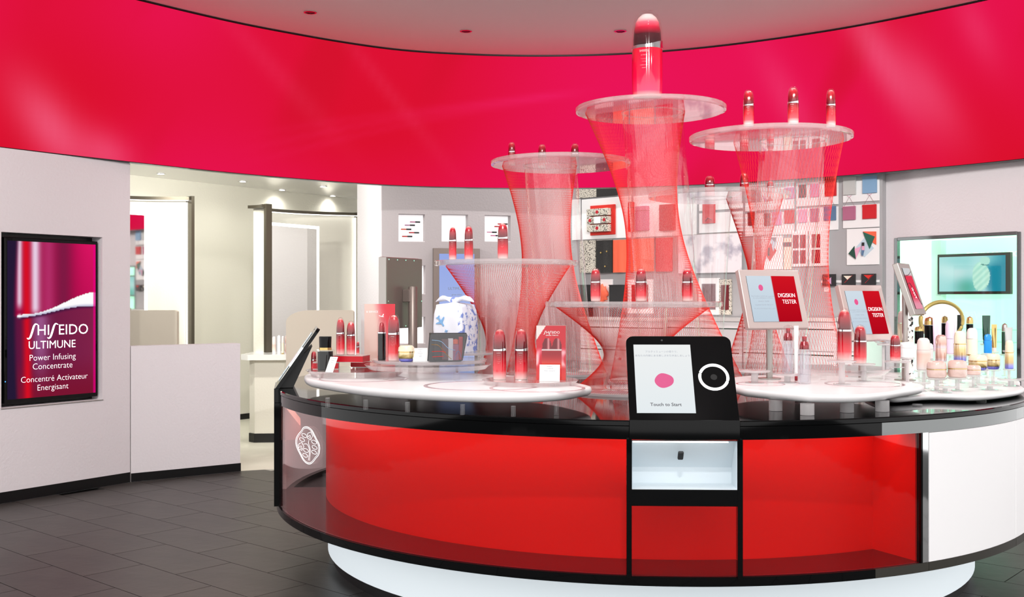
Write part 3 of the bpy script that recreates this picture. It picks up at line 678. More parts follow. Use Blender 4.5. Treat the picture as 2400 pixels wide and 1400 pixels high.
for nm, b_, c_ in (('serum', 'ult_body', 'ult_cap'), ('serum_big', 'big_body', 'big_cap')):
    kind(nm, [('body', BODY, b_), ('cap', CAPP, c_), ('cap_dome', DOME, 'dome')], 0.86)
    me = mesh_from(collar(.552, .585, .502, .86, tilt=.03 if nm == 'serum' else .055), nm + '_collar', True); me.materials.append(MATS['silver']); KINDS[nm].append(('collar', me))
    tm = textmesh('SHISEIDO', 0.085, spacing=1.0, sx=1.15, offset=-0.0022); bm = bmesh.new(); bm.from_mesh(tm)
    for v in bm.verts: v.co.z = v.co.z * 0.42 + .50
    for ln, z, sz in (('ULTIMUNE', .455, .07), ('Power Infusing', .415, .055), ('Concentrate', .385, .055), ('Concentr\u00e9 Activateur', .345, .05), ('Energisant', .315, .05)):
        t2 = textmesh(ln, sz * 0.85, offset=-0.0022)
        for v in t2.vertices: v.co.z = v.co.z * 0.42 + z
        bm.from_mesh(t2)
    me = bpy.data.meshes.new('lettering'); bm.to_mesh(me); bm.free()
    for v in me.vertices: v.co.x = v.co.x * 0.74 - 0.07
    bend_text(me, .5, .86); me.materials.append(MATS['print_white']); KINDS[nm].append(('lettering', me))
kind('refill', [('body', [(0, 0), (.4, 0), (.42, .02), (.42, .62), (0, .62)], 'black_gloss'), ('neck', [(.3, .62), (.34, .66), (.3, .78), (.2, .86), (0, .88)], 'dark_cap'), ('sleeve', [(.47, 0.005), (.49, .6), (.47, .63)], 'dome'), ('cap_dome', [(.46, .635), (.47, .8), (.42, .9), (.3, .97), (0, 1.0)], 'dome'), ('ring', [(.45, .62), (.47, .62), (.47, .65), (.45, .65)], 'silver')])
kind('pump', [('body', [(0, 0), (.45, 0), (.49, .015), (.5, .06), (.5, .63), (.46, .68), (0, .68)], 'bottle_clear'), ('dip_label', [(0, .03), (.34, .03), (.34, .6), (0, .6)], 'bottle_clear'), ('pump_collar', [(0, .68), (.36, .68), (.36, .76), (.26, .83), (0, .83)], 'dark_cap'), ('pump_head', [(0, .83), (.17, .83), (.19, .93), (0, .93)], 'dark_cap'), ('cap_dome', [(.485, .685), (.49, .84), (.44, .93), (.32, .98), (0, 1.0)], 'dome')], 0.9)
kind('jar_rose', [('body', [(0, 0), (.4, 0), (.47, .06), (.5, .25), (.49, .5), (0, .5)], 'rose'), ('lid', [(0, .51), (.49, .51), (.5, .6), (.485, .8), (.43, .92), (.3, .98), (0, 1.0)], 'rose'), ('ring', [(.495, .485), (.508, .485), (.508, .53), (.495, .53)], 'gold')])
kind('jar_gold', [('body', [(0, 0), (.36, 0), (.44, .06), (.5, .3), (.49, .55), (0, .55)], 'gold_jar'), ('lid', [(0, .56), (.49, .56), (.5, .68), (.47, .84), (.36, .95), (0, 1.0)], 'cream_glass'), ('ring', [(.49, .54), (.505, .54), (.505, .6), (.49, .6)], 'gold')])
kind('jar_white', [('body', [(0, 0), (.46, 0), (.5, .05), (.5, .62), (0, .62)], 'white'), ('lid', [(0, .63), (.49, .63), (.5, .7), (.49, .86), (.4, .96), (0, 1.0)], 'white')])
kind('bottle_frost', [('body', [(0, 0), (.46, 0), (.5, .03), (.5, .62), (0, .62)], 'frost_grad'), ('cap', [(0, .625), (.49, .625), (.48, .8), (.42, .92), (.28, .985), (0, 1.0)], 'frosted')])
kind('bottle_rose', [('body', [(0, 0), (.47, 0), (.5, .02), (.5, .5), (0, .5)], 'rose_metal'), ('cap', [(0, .505), (.49, .505), (.49, .82), (.42, .94), (.26, .99), (0, 1.0)], 'rose_metal')])
kind('bottle_gold', [('body', [(0, 0), (.46, 0), (.5, .03), (.5, .55), (0, .55)], 'gold_blue'), ('cap', [(0, .57), (.47, .57), (.48, .8), (.42, .93), (.26, .99), (0, 1.0)], 'cream_glass'), ('ring', [(.47, .55), (.505, .55), (.505, .58), (.47, .58)], 'gold')])
kind('bottle_cream', [('body', [(0, 0), (.46, 0), (.5, .03), (.5, .6), (0, .6)], 'cream_glass'), ('cap', [(0, .61), (.48, .61), (.48, .82), (.4, .94), (.25, .99), (0, 1.0)], 'frosted'), ('foot', [(.46, 0), (.508, 0), (.508, .05), (.46, .05)], 'gold')])
kind('bottle_lilac', [('body', [(0, 0), (.46, 0), (.5, .02), (.5, .45), (0, .45)], 'lilac'), ('cap', [(0, .46), (.49, .46), (.49, .8), (.44, .92), (.3, .985), (0, 1.0)], 'lilac')])
kind('bottle_black', [('body', [(0, 0), (.46, 0), (.5, .02), (.5, .72), (0, .72)], 'black_gloss'), ('cap', [(0, .73), (.49, .73), (.48, .86), (.4, .95), (0, 1.0)], 'gold')])
kind('bottle_green', [('body', [(0, 0), (.46, 0), (.5, .02), (.5, .72), (0, .72)], 'dark_green'), ('cap', [(0, .73), (.49, .73), (.48, .86), (.4, .95), (0, 1.0)], 'steel')])
kind('bottle_blue', [('body', [(0, 0), (.48, 0), (.5, .03), (.5, .66), (0, .66)], 'blue_plastic'), ('cap', [(0, .67), (.44, .67), (.46, .84), (.36, .95), (0, 1.0)], 'blue_plastic')], 0.6)
kind('perfume', [('body', [(0, 0), (.4, 0), (.42, .02), (.42, .56), (0, .56)], 'black_gloss'), ('glass_shell', [(0, -.0), (.5, 0), (.5, .6), (0, .6)], 'glass'), ('cap', [(0, .62), (.32, .62), (.34, .97), (.33, 1.0), (0, 1.0)], 'black_gloss'), ('ring', [(.3, .6), (.335, .6), (.335, .67), (.3, .67)], 'gold')])
def tube_kind(name, body, capm):
    bm = bmesh.new(); n = 20; rings = []
    for z, rx, ry in ((.14, .40, .40), (.3, .43, .36), (.6, .47, .2), (.9, .5, .04), (1.0, .5, .03)):
        rings.append([bm.verts.new((rx * math.cos(2 * PI * i / n), ry * math.sin(2 * PI * i / n), z)) for i in range(n)])
    for a, b in zip(rings, rings[1:]):
        for i in range(n): bm.faces.new((a[i], a[(i + 1) % n], b[(i + 1) % n], b[i]))
    bm.faces.new(rings[0]); bm.faces.new(rings[-1])
    me = mesh_from(bm, name, True); me.materials.append(MATS[body])
    m2 = mesh_from(lathe([(0, 0), (.34, 0), (.36, .02), (.36, .14), (0, .14)], 20), name + '_cap', True); m2.materials.append(MATS[capm])
    KINDS[name] = [('tube_body', me), ('screw_cap', m2)]
tube_kind('tube_green', 'dark_green', 'dark_green'); tube_kind('tube_gold', 'gold', 'rose'); tube_kind('tube_grey', 'grey_tube', 'white'); tube_kind('tube_white', 'white', 'dark_cap'); tube_kind('tube_lilac', 'lilac', 'lilac')
NAMES = {'serum': 'serum_bottle', 'serum_big': 'giant_serum_bottle', 'refill': 'refill_bottle', 'pump': 'pump_bottle', 'perfume': 'perfume_bottle'}
def item(knd, base, w, h, label, cat='bottle', group=None, rz=0.0, name=None):
    nm = name or NAMES.get(knd) or ('cosmetic_jar' if knd.startswith('jar') else 'cosmetic_tube' if knd.startswith('tube') else 'cosmetic_bottle')
    t = thing(nm, label, cat, base, rz, group); t.scale = (w, w, h)
    for pn, me in KINDS[knd]: link(pn, me, None, t)
    return t
def item_px(knd, x0, x1, y0, y1, z, label, cat='bottle', group=None, rz=0.0, Y=None, name=None):
    """bottle whose base stands at height z, placed by its left/right/top/bottom in the photograph"""
    xm = (x0 + x1) / 2
    if Y is None: Y = F * (H - z) / (y1 - CY)
    p = P(xm, 0, Y); w = (x1 - x0) / F * Y; h = H - (y0 - CY) / F * Y - z
    return item(knd, (p.x, Y, z + 0.0004), w, h, label, cat, group, rz, name)
g_t = 'red serum bottles on the tower shelves'
zA, zB, zC, zD, zE, zF = (TW[k][2] for k in 'ABCDEF')
item_px('serum_big', 1481, 1553, 25, 218, zA, 'giant red serum bottle with dark cap, alone on the highest shelf', group=g_t, Y=5.43, rz=-0.2)
for x0, x1, y0, Y, lb in ((1742, 1767, 210, 5.06, 'first red serum bottle from the left on the high right shelf'), (1846, 1872, 203, 5.0, 'middle red serum bottle of three on the high right shelf'), (1936, 1959, 208, 5.08, 'red serum bottle furthest right on the high right shelf')):
    item_px('serum', x0, x1, y0, 0, zB, lb, group=g_t, Y=Y, rz=random.uniform(-.5, .5))
for x0, x1, y0, Y, lb in ((1191, 1208, 333, 6.28, 'leftmost of three serum bottles half hidden on the rear left shelf'), (1261, 1280, 338, 6.42, 'middle serum bottle showing only its cap on the rear left shelf'), (1338, 1357, 336, 6.42, 'rightmost of three serum bottles showing only caps on the rear left shelf')):
    item_px('serum', x0, x1, y0, 0, zC, lb, group=g_t, Y=Y)
for x0, x1, y0, Y, lb in ((1652, 1675, 412, 6.45, 'left of the dark red serum bottles on the rear shelf under the band'), (1734, 1755, 405, 6.48, 'middle dark red serum bottle on the rear shelf under the band'), (1797, 1814, 424, 6.33, 'small dark red serum bottle at the right end of the rear shelf')):
    item_px('serum', x0, x1, y0, 0, zF, lb, group=g_t, Y=Y)
for x0, x1, y0, y1, lb in ((1052, 1070, 530, 612, 'slim red serum bottle at the left end of the low left shelf'), (1088, 1109, 528, 612, 'second red serum bottle from the left on the low left shelf'), (1166, 1191, 521, 609, 'widest red serum bottle, right of three on the low left shelf')):
    item_px('serum', x0, x1, y0, y1, zD, lb, group=g_t, Y=5.2 if y1 > 610 else 5.08)
for x0, x1, lb in ((1384, 1408, 'left red serum bottle on the edge-on front shelf'), (1489, 1516, 'middle red serum bottle on the edge-on front shelf above the kiosk'), (1598, 1624, 'right red serum bottle on the edge-on front shelf')):
    item_px('serum', x0, x1, 628, 706, zE, lb, group=g_t, Y=4.86)

# ================================================================== LEFT TRAY
def plate(label, cx, cy_, r, z0, z1, stems, zs, flare=0.012, mat='acrylic', rim='acrylic_rim', group='clear acrylic plates on the left tray', name='acrylic_plate'):
    t = thing(name, label, 'stand', (cx, cy_, zs), 0, group); a, b = z0 - zs, z1 - zs
    ob('plate', lathe([(0, a), (r - flare - 0.006, a), (r - 0.006, b - 0.001), (r - 0.006, b), (0, b)], 64), mat, t, smooth=True)
    ob('bevel_edge', lathe([(r - flare - 0.0058, a), (r - flare, a), (r, b - 0.002), (r - 0.002, b), (r - 0.0058, b), (r - flare - 0.0058, a)], 64, cap=False), rim, t, smooth=True)
    for sx, sy in stems:
        ob('stem', lathe([(0.014, 0.0008), (0.014, a - 0.0003)], 18), 'acrylic', t, smooth=True, loc=(sx - cx, sy - cy_, 0))
    return t
ZP1, ZP2, ZP3, ZP4 = 0.975, 1.025, 0.965, 1.048
plate('clear slant-edged plate at the left end of the long tray, under the red boxes', -0.715, 4.90, 0.228, 0.947, ZP1, [], TZ1, 0.03)
plate('thick clear lower plate of the two-tier stand on the long tray', -0.382, 4.85, 0.288, 0.982, 1.004, [(-0.55, 4.66), (-0.24, 4.62), (-0.38, 5.05), (-0.15, 4.88)], TZ1, 0.022)
plate('frosted upper plate of the two-tier stand, under jar and pouch', -0.375, 4.85, 0.262, 1.011, ZP2, [(-0.5, 4.7), (-0.3, 4.64), (-0.2, 4.8)], 1.004, 0.006, 'acrylic_frost')
plate('clear slant-edged plate under two serum bottles and the red gift box', 0.075, 4.42, 0.2, 0.947, ZP3, [], TZ1, 0.016)
plate('small frosted plate on stems under the wrapped gift', -0.235, 5.06, 0.165, 1.036, ZP4, [(-0.085, 5.02), (-0.2, 5.19)], TZ1, 0.006, 'acrylic_frost')

def boxthing(name, label, cat, x, y, z, w, d, h, rz, mat, group=None, lidmat=None):
    t = thing(name, label, cat, (x, y, z + 0.0004), rz, group)
    ob('carton', B(-w / 2, w / 2, 0, d, 0, h, bev=0.001), mat, t)
    if lidmat: 
        ob('lid_edge', B(-w / 2 - 0.0006, w / 2 + 0.0006, -0.0006, d + 0.0006, h - 0.0025, h + 0.0004), lidmat, t)
        ob('base_edge', B(-w / 2 - 0.0006, w / 2 + 0.0006, -0.0006, d + 0.0006, 0, 0.002), lidmat, t)
    return t
gb = 'flat red boxes stacked on the left tray'
b1 = boxthing('gift_box', 'flat red box lying at lower left under the stack', 'box', -0.856, 4.90, ZP1, 0.115, 0.10, 0.03, 0.12, 'red_box', gb, 'steel_pink')
b2 = boxthing('gift_box', 'flat red box lying at lower right beside the clear plate', 'box', -0.700, 5.03, ZP1, 0.125, 0.09, 0.028, -0.1, 'red_box', gb, 'steel_pink')
b3 = boxthing('gift_box', 'topmost flat red box of the stack, carrying serum bottles', 'box', -0.757, 4.90, ZP1 + 0.031, 0.150, 0.10, 0.031, -0.2, 'red_box', gb, 'steel_pink')
zb3 = ZP1 + 0.031 + 0.0325
gl = 'red serum bottles on the left tray'
item_px('serum', 788, 808, 744, 829, zb3, 'taller red serum bottle standing on the red boxes', group=gl, Y=4.96)
item_px('serum', 812, 833, 752, 829, zb3, 'shorter red serum bottle standing on the red boxes', group=gl, Y=4.96)
item_px('serum', 835, 842.5, 800, 826, zb3, 'tiny red sample bottle at the corner of the red boxes', group=gl, Y=4.96)
item_px('perfume', 741, 784, 789, 868, ZP1, 'square-shouldered perfume bottle with black cap beside the red boxes')
item_px('serum', 729, 742, 822, 848, TZ1, 'tiny red bottle tucked behind the edge-on kiosk', Y=5.12)
def card(name, label, x0, x1, y0, y1, z, Y, lean, rz, lines, group='small printed cards on the left tray', mat='paper', w=None):
    p = P((x0 + x1) / 2, 0, Y); W = w or (x1 - x0) / F * Y; hh = (H - (y0 - CY) / F * Y - z) / math.cos(lean)
    t = thing(name, label, 'card', (p.x, Y, z + 0.0006), rz, group)
    m = Matrix.Rotation(-lean, 4, 'X'); bm = B(-W / 2, W / 2, 0, 0.0015, 0, hh)
    for v in bm.verts: v.co = m @ v.co
    ob('sheet', bm, mat, t)
    f = ob('foot', B(-W / 2, W / 2, 0.001, 0.022, 0, 0.0012), 'acrylic', t)
    for k, ln in enumerate(lines):
        o = text('print', ln, hh * 0.085, 'ink_grey', t, 0, 0, 0); o.matrix_local = m @ Matrix.Translation((0, -0.0006, hh * (0.86 - 0.13 * k)))
    return t
card('price_card', 'slanted little card leaning before the red boxes', 760, 782, 838, 871, ZP1, 4.69, 0.5, -0.5, ['ULTIMUNE', 'Power', '75mL'])
# see-through panel with red graded print
pp = P(886, 0, 5.14); Yp = 5.14; pw = 80 / F * Yp; ph = 1.3 - 13 / F * Yp - TZ1
t = thing('acrylic_sign_panel', 'upright clear panel graded to red with SERVICE printed at its top', 'sign', (pp.x, Yp, TZ1 + 0.0006), 0)
def pgr(u, v): return mix(mix((208, 178, 168), (206, 120, 112), sm(.3, .8, u)), (196, 8, 36), sm(.55, .95, u * .75 + v * .38))
painted('printed_sheet', pw * 0.9, ph, 20, 20, pgr, 'print_gloss', t, 0.0, -pw / 2 + pw * 0.1, 0, 0.003)
ob('clear_border', B(-pw / 2, -pw / 2 + pw * 0.1, 0, 0.004, 0, ph), 'acrylic_rim', t)
text('lettering', '& SERVICE', 0.0125, 'print_white', t, -0.028, -0.0012, ph - 0.042)
ob('foot', B(-pw / 2, pw / 2, 0.0, 0.05, 0, 0.003), 'acrylic', t)

item_px('refill', 884, 905.5, 744, 844, ZP2, 'black refill bottle with clear cap over a red neck beside the tall serum')
bp = P(895, 741, 4.75)
t = thing('bird_charm', 'tiny white paper bird perched on the black refill bottle', 'ornament', P(895, 744, 4.77))
ob('body', tube([(-0.010, 0, 0.006), (0.0, 0, 0.003), (0.008, 0, 0.002)], [0.001, 0.0022, 0.0014], 5), 'paper', t); ob('wing', poly([(0, 0.003), (0.006, 0.016), (0.009, 0.014), (0.005, 0.002)], -0.0004, 0.0004), 'paper', t); ob('wing', poly([(-0.002, 0.004), (-0.014, 0.010), (-0.011, 0.004)], 0.001, 0.0018), 'paper', t)
item_px('serum', 909, 937, 735, 846, ZP2, 'tall red serum bottle with white lettering beside the gold jar', group=gl)
item_px('jar_gold', 933, 972, 808, 848, ZP2, 'round gold and blue cream jar in front of the grey monitor pole', 'jar')
card('price_card', 'white leaning price card between the gold jar and the black pouch', 968, 1004, 817, 849, ZP2, 4.63, 0.35, 0.25, ['SHISEIDO', 'Vital', 'Perfection', 'Cream', '50mL'])
item_px('serum', 1155, 1187, 768, 890, ZP3, 'left of two red serum bottles standing beside the red gift box', group=gl)
item_px('serum', 1206, 1237.5, 768, 890, ZP3, 'right of two red serum bottles, next to the red gift box', group=gl)
# red boxed set with two bottles printed on it
bx0, bx1 = 1257, 1326; Yb = 4.36; p = P((bx0 + bx1) / 2, 0, Yb); bw = (bx1 - bx0) / F * Yb; bh = 1.3 - 64 / F * Yb - ZP3
t = thing('boxed_gift_set', 'tall red boxed set with two bottles pictured on the front', 'box', (p.x, Yb, ZP3 + 0.0005), -0.10)
ob('carton', B(-bw / 2, bw / 2, 0.0025, 0.075, 0, bh, bev=0.0012), 'steel_pink', t)
def setprint(u, v):
    c = mix((224, 44, 36), (196, 8, 34), sm(0.0, 0.45, v))
    n = noise.noise(Vector((u * 5, v * 4, 2.0))); d = min(abs(u - .05), abs(u - .95))
    c = mix(c, (248, 226, 226), 0.8 * sm(.30, .02, d) * sm(.2, .3, v) * (1 - sm(.5, .62, v)) * sm(-.35, .3, n))
    for cx in (.36, .70):
        w = abs(u - cx) / .165
        if .22 < v < .77 and w < 1:
            if v < .55: c = mix((232, 74, 50), (150, 6, 26), sm(.22, .5, v))
            elif v < .575: c = (216, 200, 200)
            else:
                if w > math.sqrt(max(0, 1 - ((v - .575) / .2) ** 2)): continue
                c = mix((110, 4, 22), (214, 150, 150), max(0, 1 - abs(u - cx - .05) / .06))
    if u < .32 and v > .74 + u * .8: c = (226, 214, 210)
    return c
painted('printed_front', bw, bh, 46, 80, setprint, 'print_gloss', t, 0.0, -bw / 2, 0)
logo(t, 'print_white', bw * 0.55, 0.002, -0.0012, bh * 0.855); text('lettering', 'GINZA TOKYO', 0.0075, 'print_white', t, 0.004, -0.0012, bh * 0.812)
card('price_card', 'white card leaning against the red boxed set', 1264, 1312, 856, 893, ZP3, 4.31, 0.25, -0.1, ['SHISEIDO', 'ULTIMUNE', 'Power Infusing Set'])

# grey monitor seen from behind on a pole
MN = Frame((-0.745, 6.0), (-0.505, 6.25))
t = thing('pole_monitor', 'grey monitor seen from behind on a round pole behind the left tray', 'monitor', (-0.56, 6.02, ZT + 0.0006))
fm = Matrix.Rotation(math.radians(60), 4, 'Z')
def mloc(bm):
    for v in bm.verts: v.co = fm @ v.co
    return bm
zt0, zt1 = 1.3 - 25 / F * 6.0 * 0 - 0.0 - ZT - 0.02, 1.3 + 95 / F * 6.0 - ZT
zlo = 1.3 - 68 / F * 6.1 - ZT
ob('back_shell', mloc(B(-0.175, 0.165, 0.05, 0.075, zlo, zt1, bev=0.003)), 'steel_brown', t)
ob('front_bezel', mloc(B(-0.178, 0.168, 0.0755, 0.10, zlo - 0.003, zt1 + 0.003, bev=0.003)), 'steel', t)
ob('side_edge', mloc(B(-0.184, -0.1785, 0.05, 0.10, zlo, zt1)), 'steel', t)
for k, (x, z) in enumerate(((-0.16, zt1 - .012), (-0.08, zt1 - .012), (0.0, zt1 - .012), (0.08, zt1 - .012), (-0.165, zlo + .15), (0.155, zlo + .15), (0.0, zlo + .01))):
    ob('screw', mloc(poly([(x + .004 * math.cos(q), z + .004 * math.sin(q)) for q in [2 * PI * j / 8 for j in range(8)]], 0.0475, 0.0499)), 'silver', t)
ob('pole', lathe([(0.026, 0.008), (0.026, 1.3 + 26 / F * 6.0 - ZT), (0.022, 1.3 + 28 / F * 6.0 - ZT)], 24), 'steel_brown', t, smooth=True)
ob('bracket', mloc(B(-0.03, -0.002, 0.0, 0.05, 1.3 - ZT - 0.02, 1.3 - ZT + 0.05, bev=0.003)), 'steel_brown', t)
ob('foot', lathe([(0.09, 0), (0.09, 0.006), (0.03, 0.008), (0, 0.008)], 32), 'steel_brown', t, smooth=True)

# cloth-wrapped gift with a knot
gx, gy = P(1068, 0, 5.03).x, 5.03
t = thing('wrapped_gift', 'gift wrapped in white cloth printed with blue aeroplanes, knotted on top', 'gift', (gx, gy, ZP4 + 0.0006), -0.45)
def cloth_box(w, d, h, n=14):
    bm = bmesh.new(); bmesh.ops.create_cube(bm, size=1.0); bmesh.ops.subdivide_edges(bm, edges=bm.edges[:], cuts=n, use_grid_fill=True)
    for v in bm.verts:
        x, y, z = v.co * 2; e = max(abs(x), abs(y))
        k = 1 - 0.06 * (abs(x * y) ** 4); top = sm(.6, 1, z)
        x *= k * (1 - .10 * top) * (1 + .05 * math.cos(z * 1.6)); y *= k * (1 - .10 * top) * (1 + .05 * math.cos(z * 1.6))
        nn = noise.noise(Vector((x * 2.3, y * 2.3, z * 1.6))) * 0.05 + 0.03 * math.sin((x + y) * 4 + z * 2) * top
        v.co = Vector(((x * (1 + nn)) * w / 2, (y * (1 + nn)) * d / 2, (z + 1) / 2 * h * (1 + .06 * top * (1 - e)) + 0.0))
    zm = min(v.co.z for v in bm.verts)
    for v in bm.verts: v.co.z -= zm
    return bm
gw, gd, gh = 0.150, 0.165, 0.222
ob('wrapped_box', cloth_box(gw, gd, gh), 'cloth', t, smooth=True, sharp=80)
bm = cloth_box(gw, gd, gh)
for f in [f for f in bm.faces if f.calc_center_median().x < gw * 0.36]: bm.faces.remove(f)
for v in [v for v in bm.verts if not v.link_faces]: bm.verts.remove(v)
for v in bm.verts: v.co.x += 0.0018
ob('patterned_fold', bm, 'cloth_blue', t, smooth=True, sharp=80)
def ear(sgn):
    bm = bmesh.new(); rows = []
    for i in range(9):
        u = i / 8; L = 0.102 * u; wd = 0.012 + 0.045 * math.sin(PI * min(1, u * 1.05)) ** 0.8 * (1 - .35 * u)
        if i == 8: wd = 0.004
        zc = gh + 0.014 + 0.022 * math.sin(PI * u * .85) - 0.010 * u
        for_row = []
        for j in range(7):
            q = 2 * PI * j / 7; for_row.append(bm.verts.new((sgn * L, wd * .5 * math.cos(q) - 0.01, zc + 0.017 * math.sin(q) * (1 - .6 * u) + .004 * math.sin(u * 9 + j))))
        rows.append(for_row)
    for a, b in zip(rows, rows[1:]):
        for j in range(7): bm.faces.new((a[j], a[(j + 1) % 7], b[(j + 1) % 7], b[j]))
    bm.faces.new(rows[0]); bm.faces.new(rows[-1]); return bm
for sg, mm in ((-1, 'cloth'), (1, 'cloth')): ob('knot_ear', ear(sg), mm, t, smooth=True, sharp=80)
bm = lathe([(0, 0), (.012, .002), (.021, .012), (.022, .024), (.014, .036), (0, .04)], 14, 1.0, 0.9); ob('knot', bm, 'cloth_blue', t, smooth=True, loc=(0, -0.012, gh - 0.002))
plane_ = [(0, .5), (.06, .42), (.07, .18), (.45, -.06), (.45, -.14), (.07, -.04), (.05, -.32), (.17, -.42), (.17, -.48), (0, -.44), (-.17, -.48), (-.17, -.42), (-.05, -.32), (-.07, -.04), (-.45, -.14), (-.45, -.06), (-.07, .18), (-.06, .42)]
for ax, az, s, r in ((-0.03, 0.145, 0.058, -2.5), (0.045, 0.07, 0.05, -2.3), (0.0, 0.10, 0.018, -1.2)):
    ob('aeroplane_print', poly([(ax + s * (x * math.cos(r) - z * math.sin(r)), az + s * (x * math.sin(r) + z * math.cos(r))) for x, z in plane_], -gd / 2 - 0.0095, -gd / 2 - 0.006), 'blue_print', t)

# clear zip pouch with black trim
px_ = P(1050, 0, 4.62).x
t = thing('zip_pouch', 'clear zip pouch with black trim and miniature products inside', 'pouch', (px_, 4.62, ZP2 + 0.0006), 0.12)
W, Hh = 0.172, 0.122
ot = [(-W * .5, 0.004), (-W * .44, 0), (W * .32, 0), (W * .36, 0.006), (W * .48, Hh * .93), (W * .47, Hh), (-W * .42, Hh), (-W * .45, Hh * .95)]
ob('back_sheet', poly(ot, 0.03, 0.032), 'charcoal', t)
ob('front_film', poly(ot, -0.004, -0.0035), 'pouch_film', t)
ob('edge_piping', tube([(x, 0.012, max(z, 0.0032)) for x, z in ot], 0.003, 6, True), 'rubber', t)
ob('gusset', poly([(W * .34, 0.006), (W * .36, 0.006), (W * .48, Hh * .93), (W * .40, Hh * .93)], -0.002, 0.03), 'rubber', t)
zp = ob('zip', B(-W * .43, W * .46, 0.006, 0.018, Hh - 0.006, Hh + 0.003), 'rubber', t); ob('zip_pull', B(-W * .47, -W * .42, -0.002, 0.01, Hh - 0.012, Hh + 0.004, bev=0.001), 'dark_metal', t)
for x, z, w, h, m in ((-.045, .008, .03, .085, 'charcoal'), (-.012, .008, .03, .09, 'sw_brown'), (.012, .006, .022, .095, 'paper'), (.034, .006, .026, .07, 'sw_mauve'), (.056, .008, .018, .10, 'red_box')):
    o = ob('miniature', B(x - w / 2, x + w / 2, 0.006, 0.024, z, z + h, bev=0.002), m, t)
ob('miniature_cap', lathe([(0, 0), (.012, 0), (.012, .018), (0, .022)], 14), 'orange', t, loc=(0.034, 0.014, 0.077), smooth=True)
for k, (cpts, m) in enumerate((([(-.07, .095), (-.03, .088), (.0, .06), (.03, .05)], 'sw_blue'), ([(-.072, .075), (-.04, .07), (-.005, .03), (.015, .012)], 'gold'), ([(-.07, .045), (-.035, .046), (-.01, .042)], 'scarlet'), ([(.028, .01), (.038, .04), (.048, .045), (.056, .02)], 'sw_slate'), ([(-.068, .022), (-.02, .024)], 'scarlet'))):
    ob('printed_line', tube([(x, -0.0052, z) for x, z in catmull([Vector(q) for q in cpts], 6, False)], 0.0011, 4), m, t)

T3 = 0.90
# ================================================================== RIGHT TRAYS
def riser(label, px0, px1, py, Y, zs, r=None, group='small clear acrylic risers', h=0.008):
    r = r or (px1 - px0) / 2 / F * Y; z = H - (py - CY) / F * Y; p = P((px0 + px1) / 2, 0, Y)
    t = thing('acrylic_riser', label, 'stand', (p.x, Y, zs + 0.0006), 0, group)
    top = z - zs
    ob('disc', lathe([(0, top - h), (r - 0.004, top - h), (r, top - h * .6), (r, top - 0.001), (r - 0.002, top), (0, top)], 40), 'acrylic_frost', t, smooth=True)
    ob('stem', lathe([(r * .22, 0.004), (r * .22, top - h - 0.0003)], 20), 'acrylic_frost', t, smooth=True)
    ob('foot', lathe([(0, 0), (r * .6, 0), (r * .6, .003), (0, .0038)], 32), 'acrylic_frost', t, smooth=True)
    return z
g1 = 'clear risers on the tray right of the kiosk'
riser('empty low acrylic riser at the left end of the tray beside the kiosk', 1732, 1805, 868, 4.48, TZ1, group=g1)
z = riser('acrylic riser under the larger pump bottle', 1811, 1880, 876, 4.50, TZ1, group=g1)
item_px('pump', 1833, 1861.5, 762, 0, z, 'clear pump bottle with red pump standing on a riser', Y=4.50, rz=.2)
item_px('tube_white', 1861, 1871.5, 764, 0, TZ1, 'white tube standing on its red cap behind the pump bottles', 'tube', Y=4.60)
item_px('pump', 1870, 1900.5, 781, 900, TZ1, 'clear pump bottle with red pump standing directly on the tray')
z = riser('acrylic riser under the tall red serum bottle', 1940, 2006, 845, 4.40, TZ1, group=g1)
item_px('serum', 1962, 1996, 722, 0, z, 'tall red serum bottle raised in front of the second tester sign', group=gl, Y=4.40, rz=2.4)
z = riser('acrylic riser under the shorter red serum bottle', 1998, 2051, 852, 4.56, TZ1, group=g1)
item_px('serum', 2001, 2031, 761, 0, z, 'shorter red serum bottle raised beside the tall one', group=gl, Y=4.56, rz=2.4)
plate('thick clear slant-edged slab behind the raised serum bottles', 1.47, 4.76, 0.215, 0.966, 0.992, [(1.36, 4.66), (1.55, 4.7), (1.45, 4.9)], TZ1, 0.03, group=g1, name='acrylic_slab')
z = riser('acrylic riser under the small dark red bottle', 2072, 2134, 846, 4.74, 0.9925, 0.055, group=g1)
item_px('serum', 2086, 2110.5, 783, 0, z, 'small dark red bottle at the right end of the middle tray', group=gl, Y=4.74)
z = riser('tall acrylic riser holding a clear lozenge behind the slab', 2056, 2085, 806, 5.08, T3, group=g1)
t = thing('glass_lozenge', 'clear faceted lozenge with gold tint on the tall riser', 'ornament', (P(2068, 0, 5.08).x, 5.08, z + 0.0006)); ob('lozenge', lathe([(0, 0), (.03, .002), (.048, .016), (.02, .022), (0, .022)], 6, 1.0, .6), 'bottle_clear', t)
ob('gold_core', lathe([(0, .006), (.016, .010), (0, .014)], 6), 'gold', t)

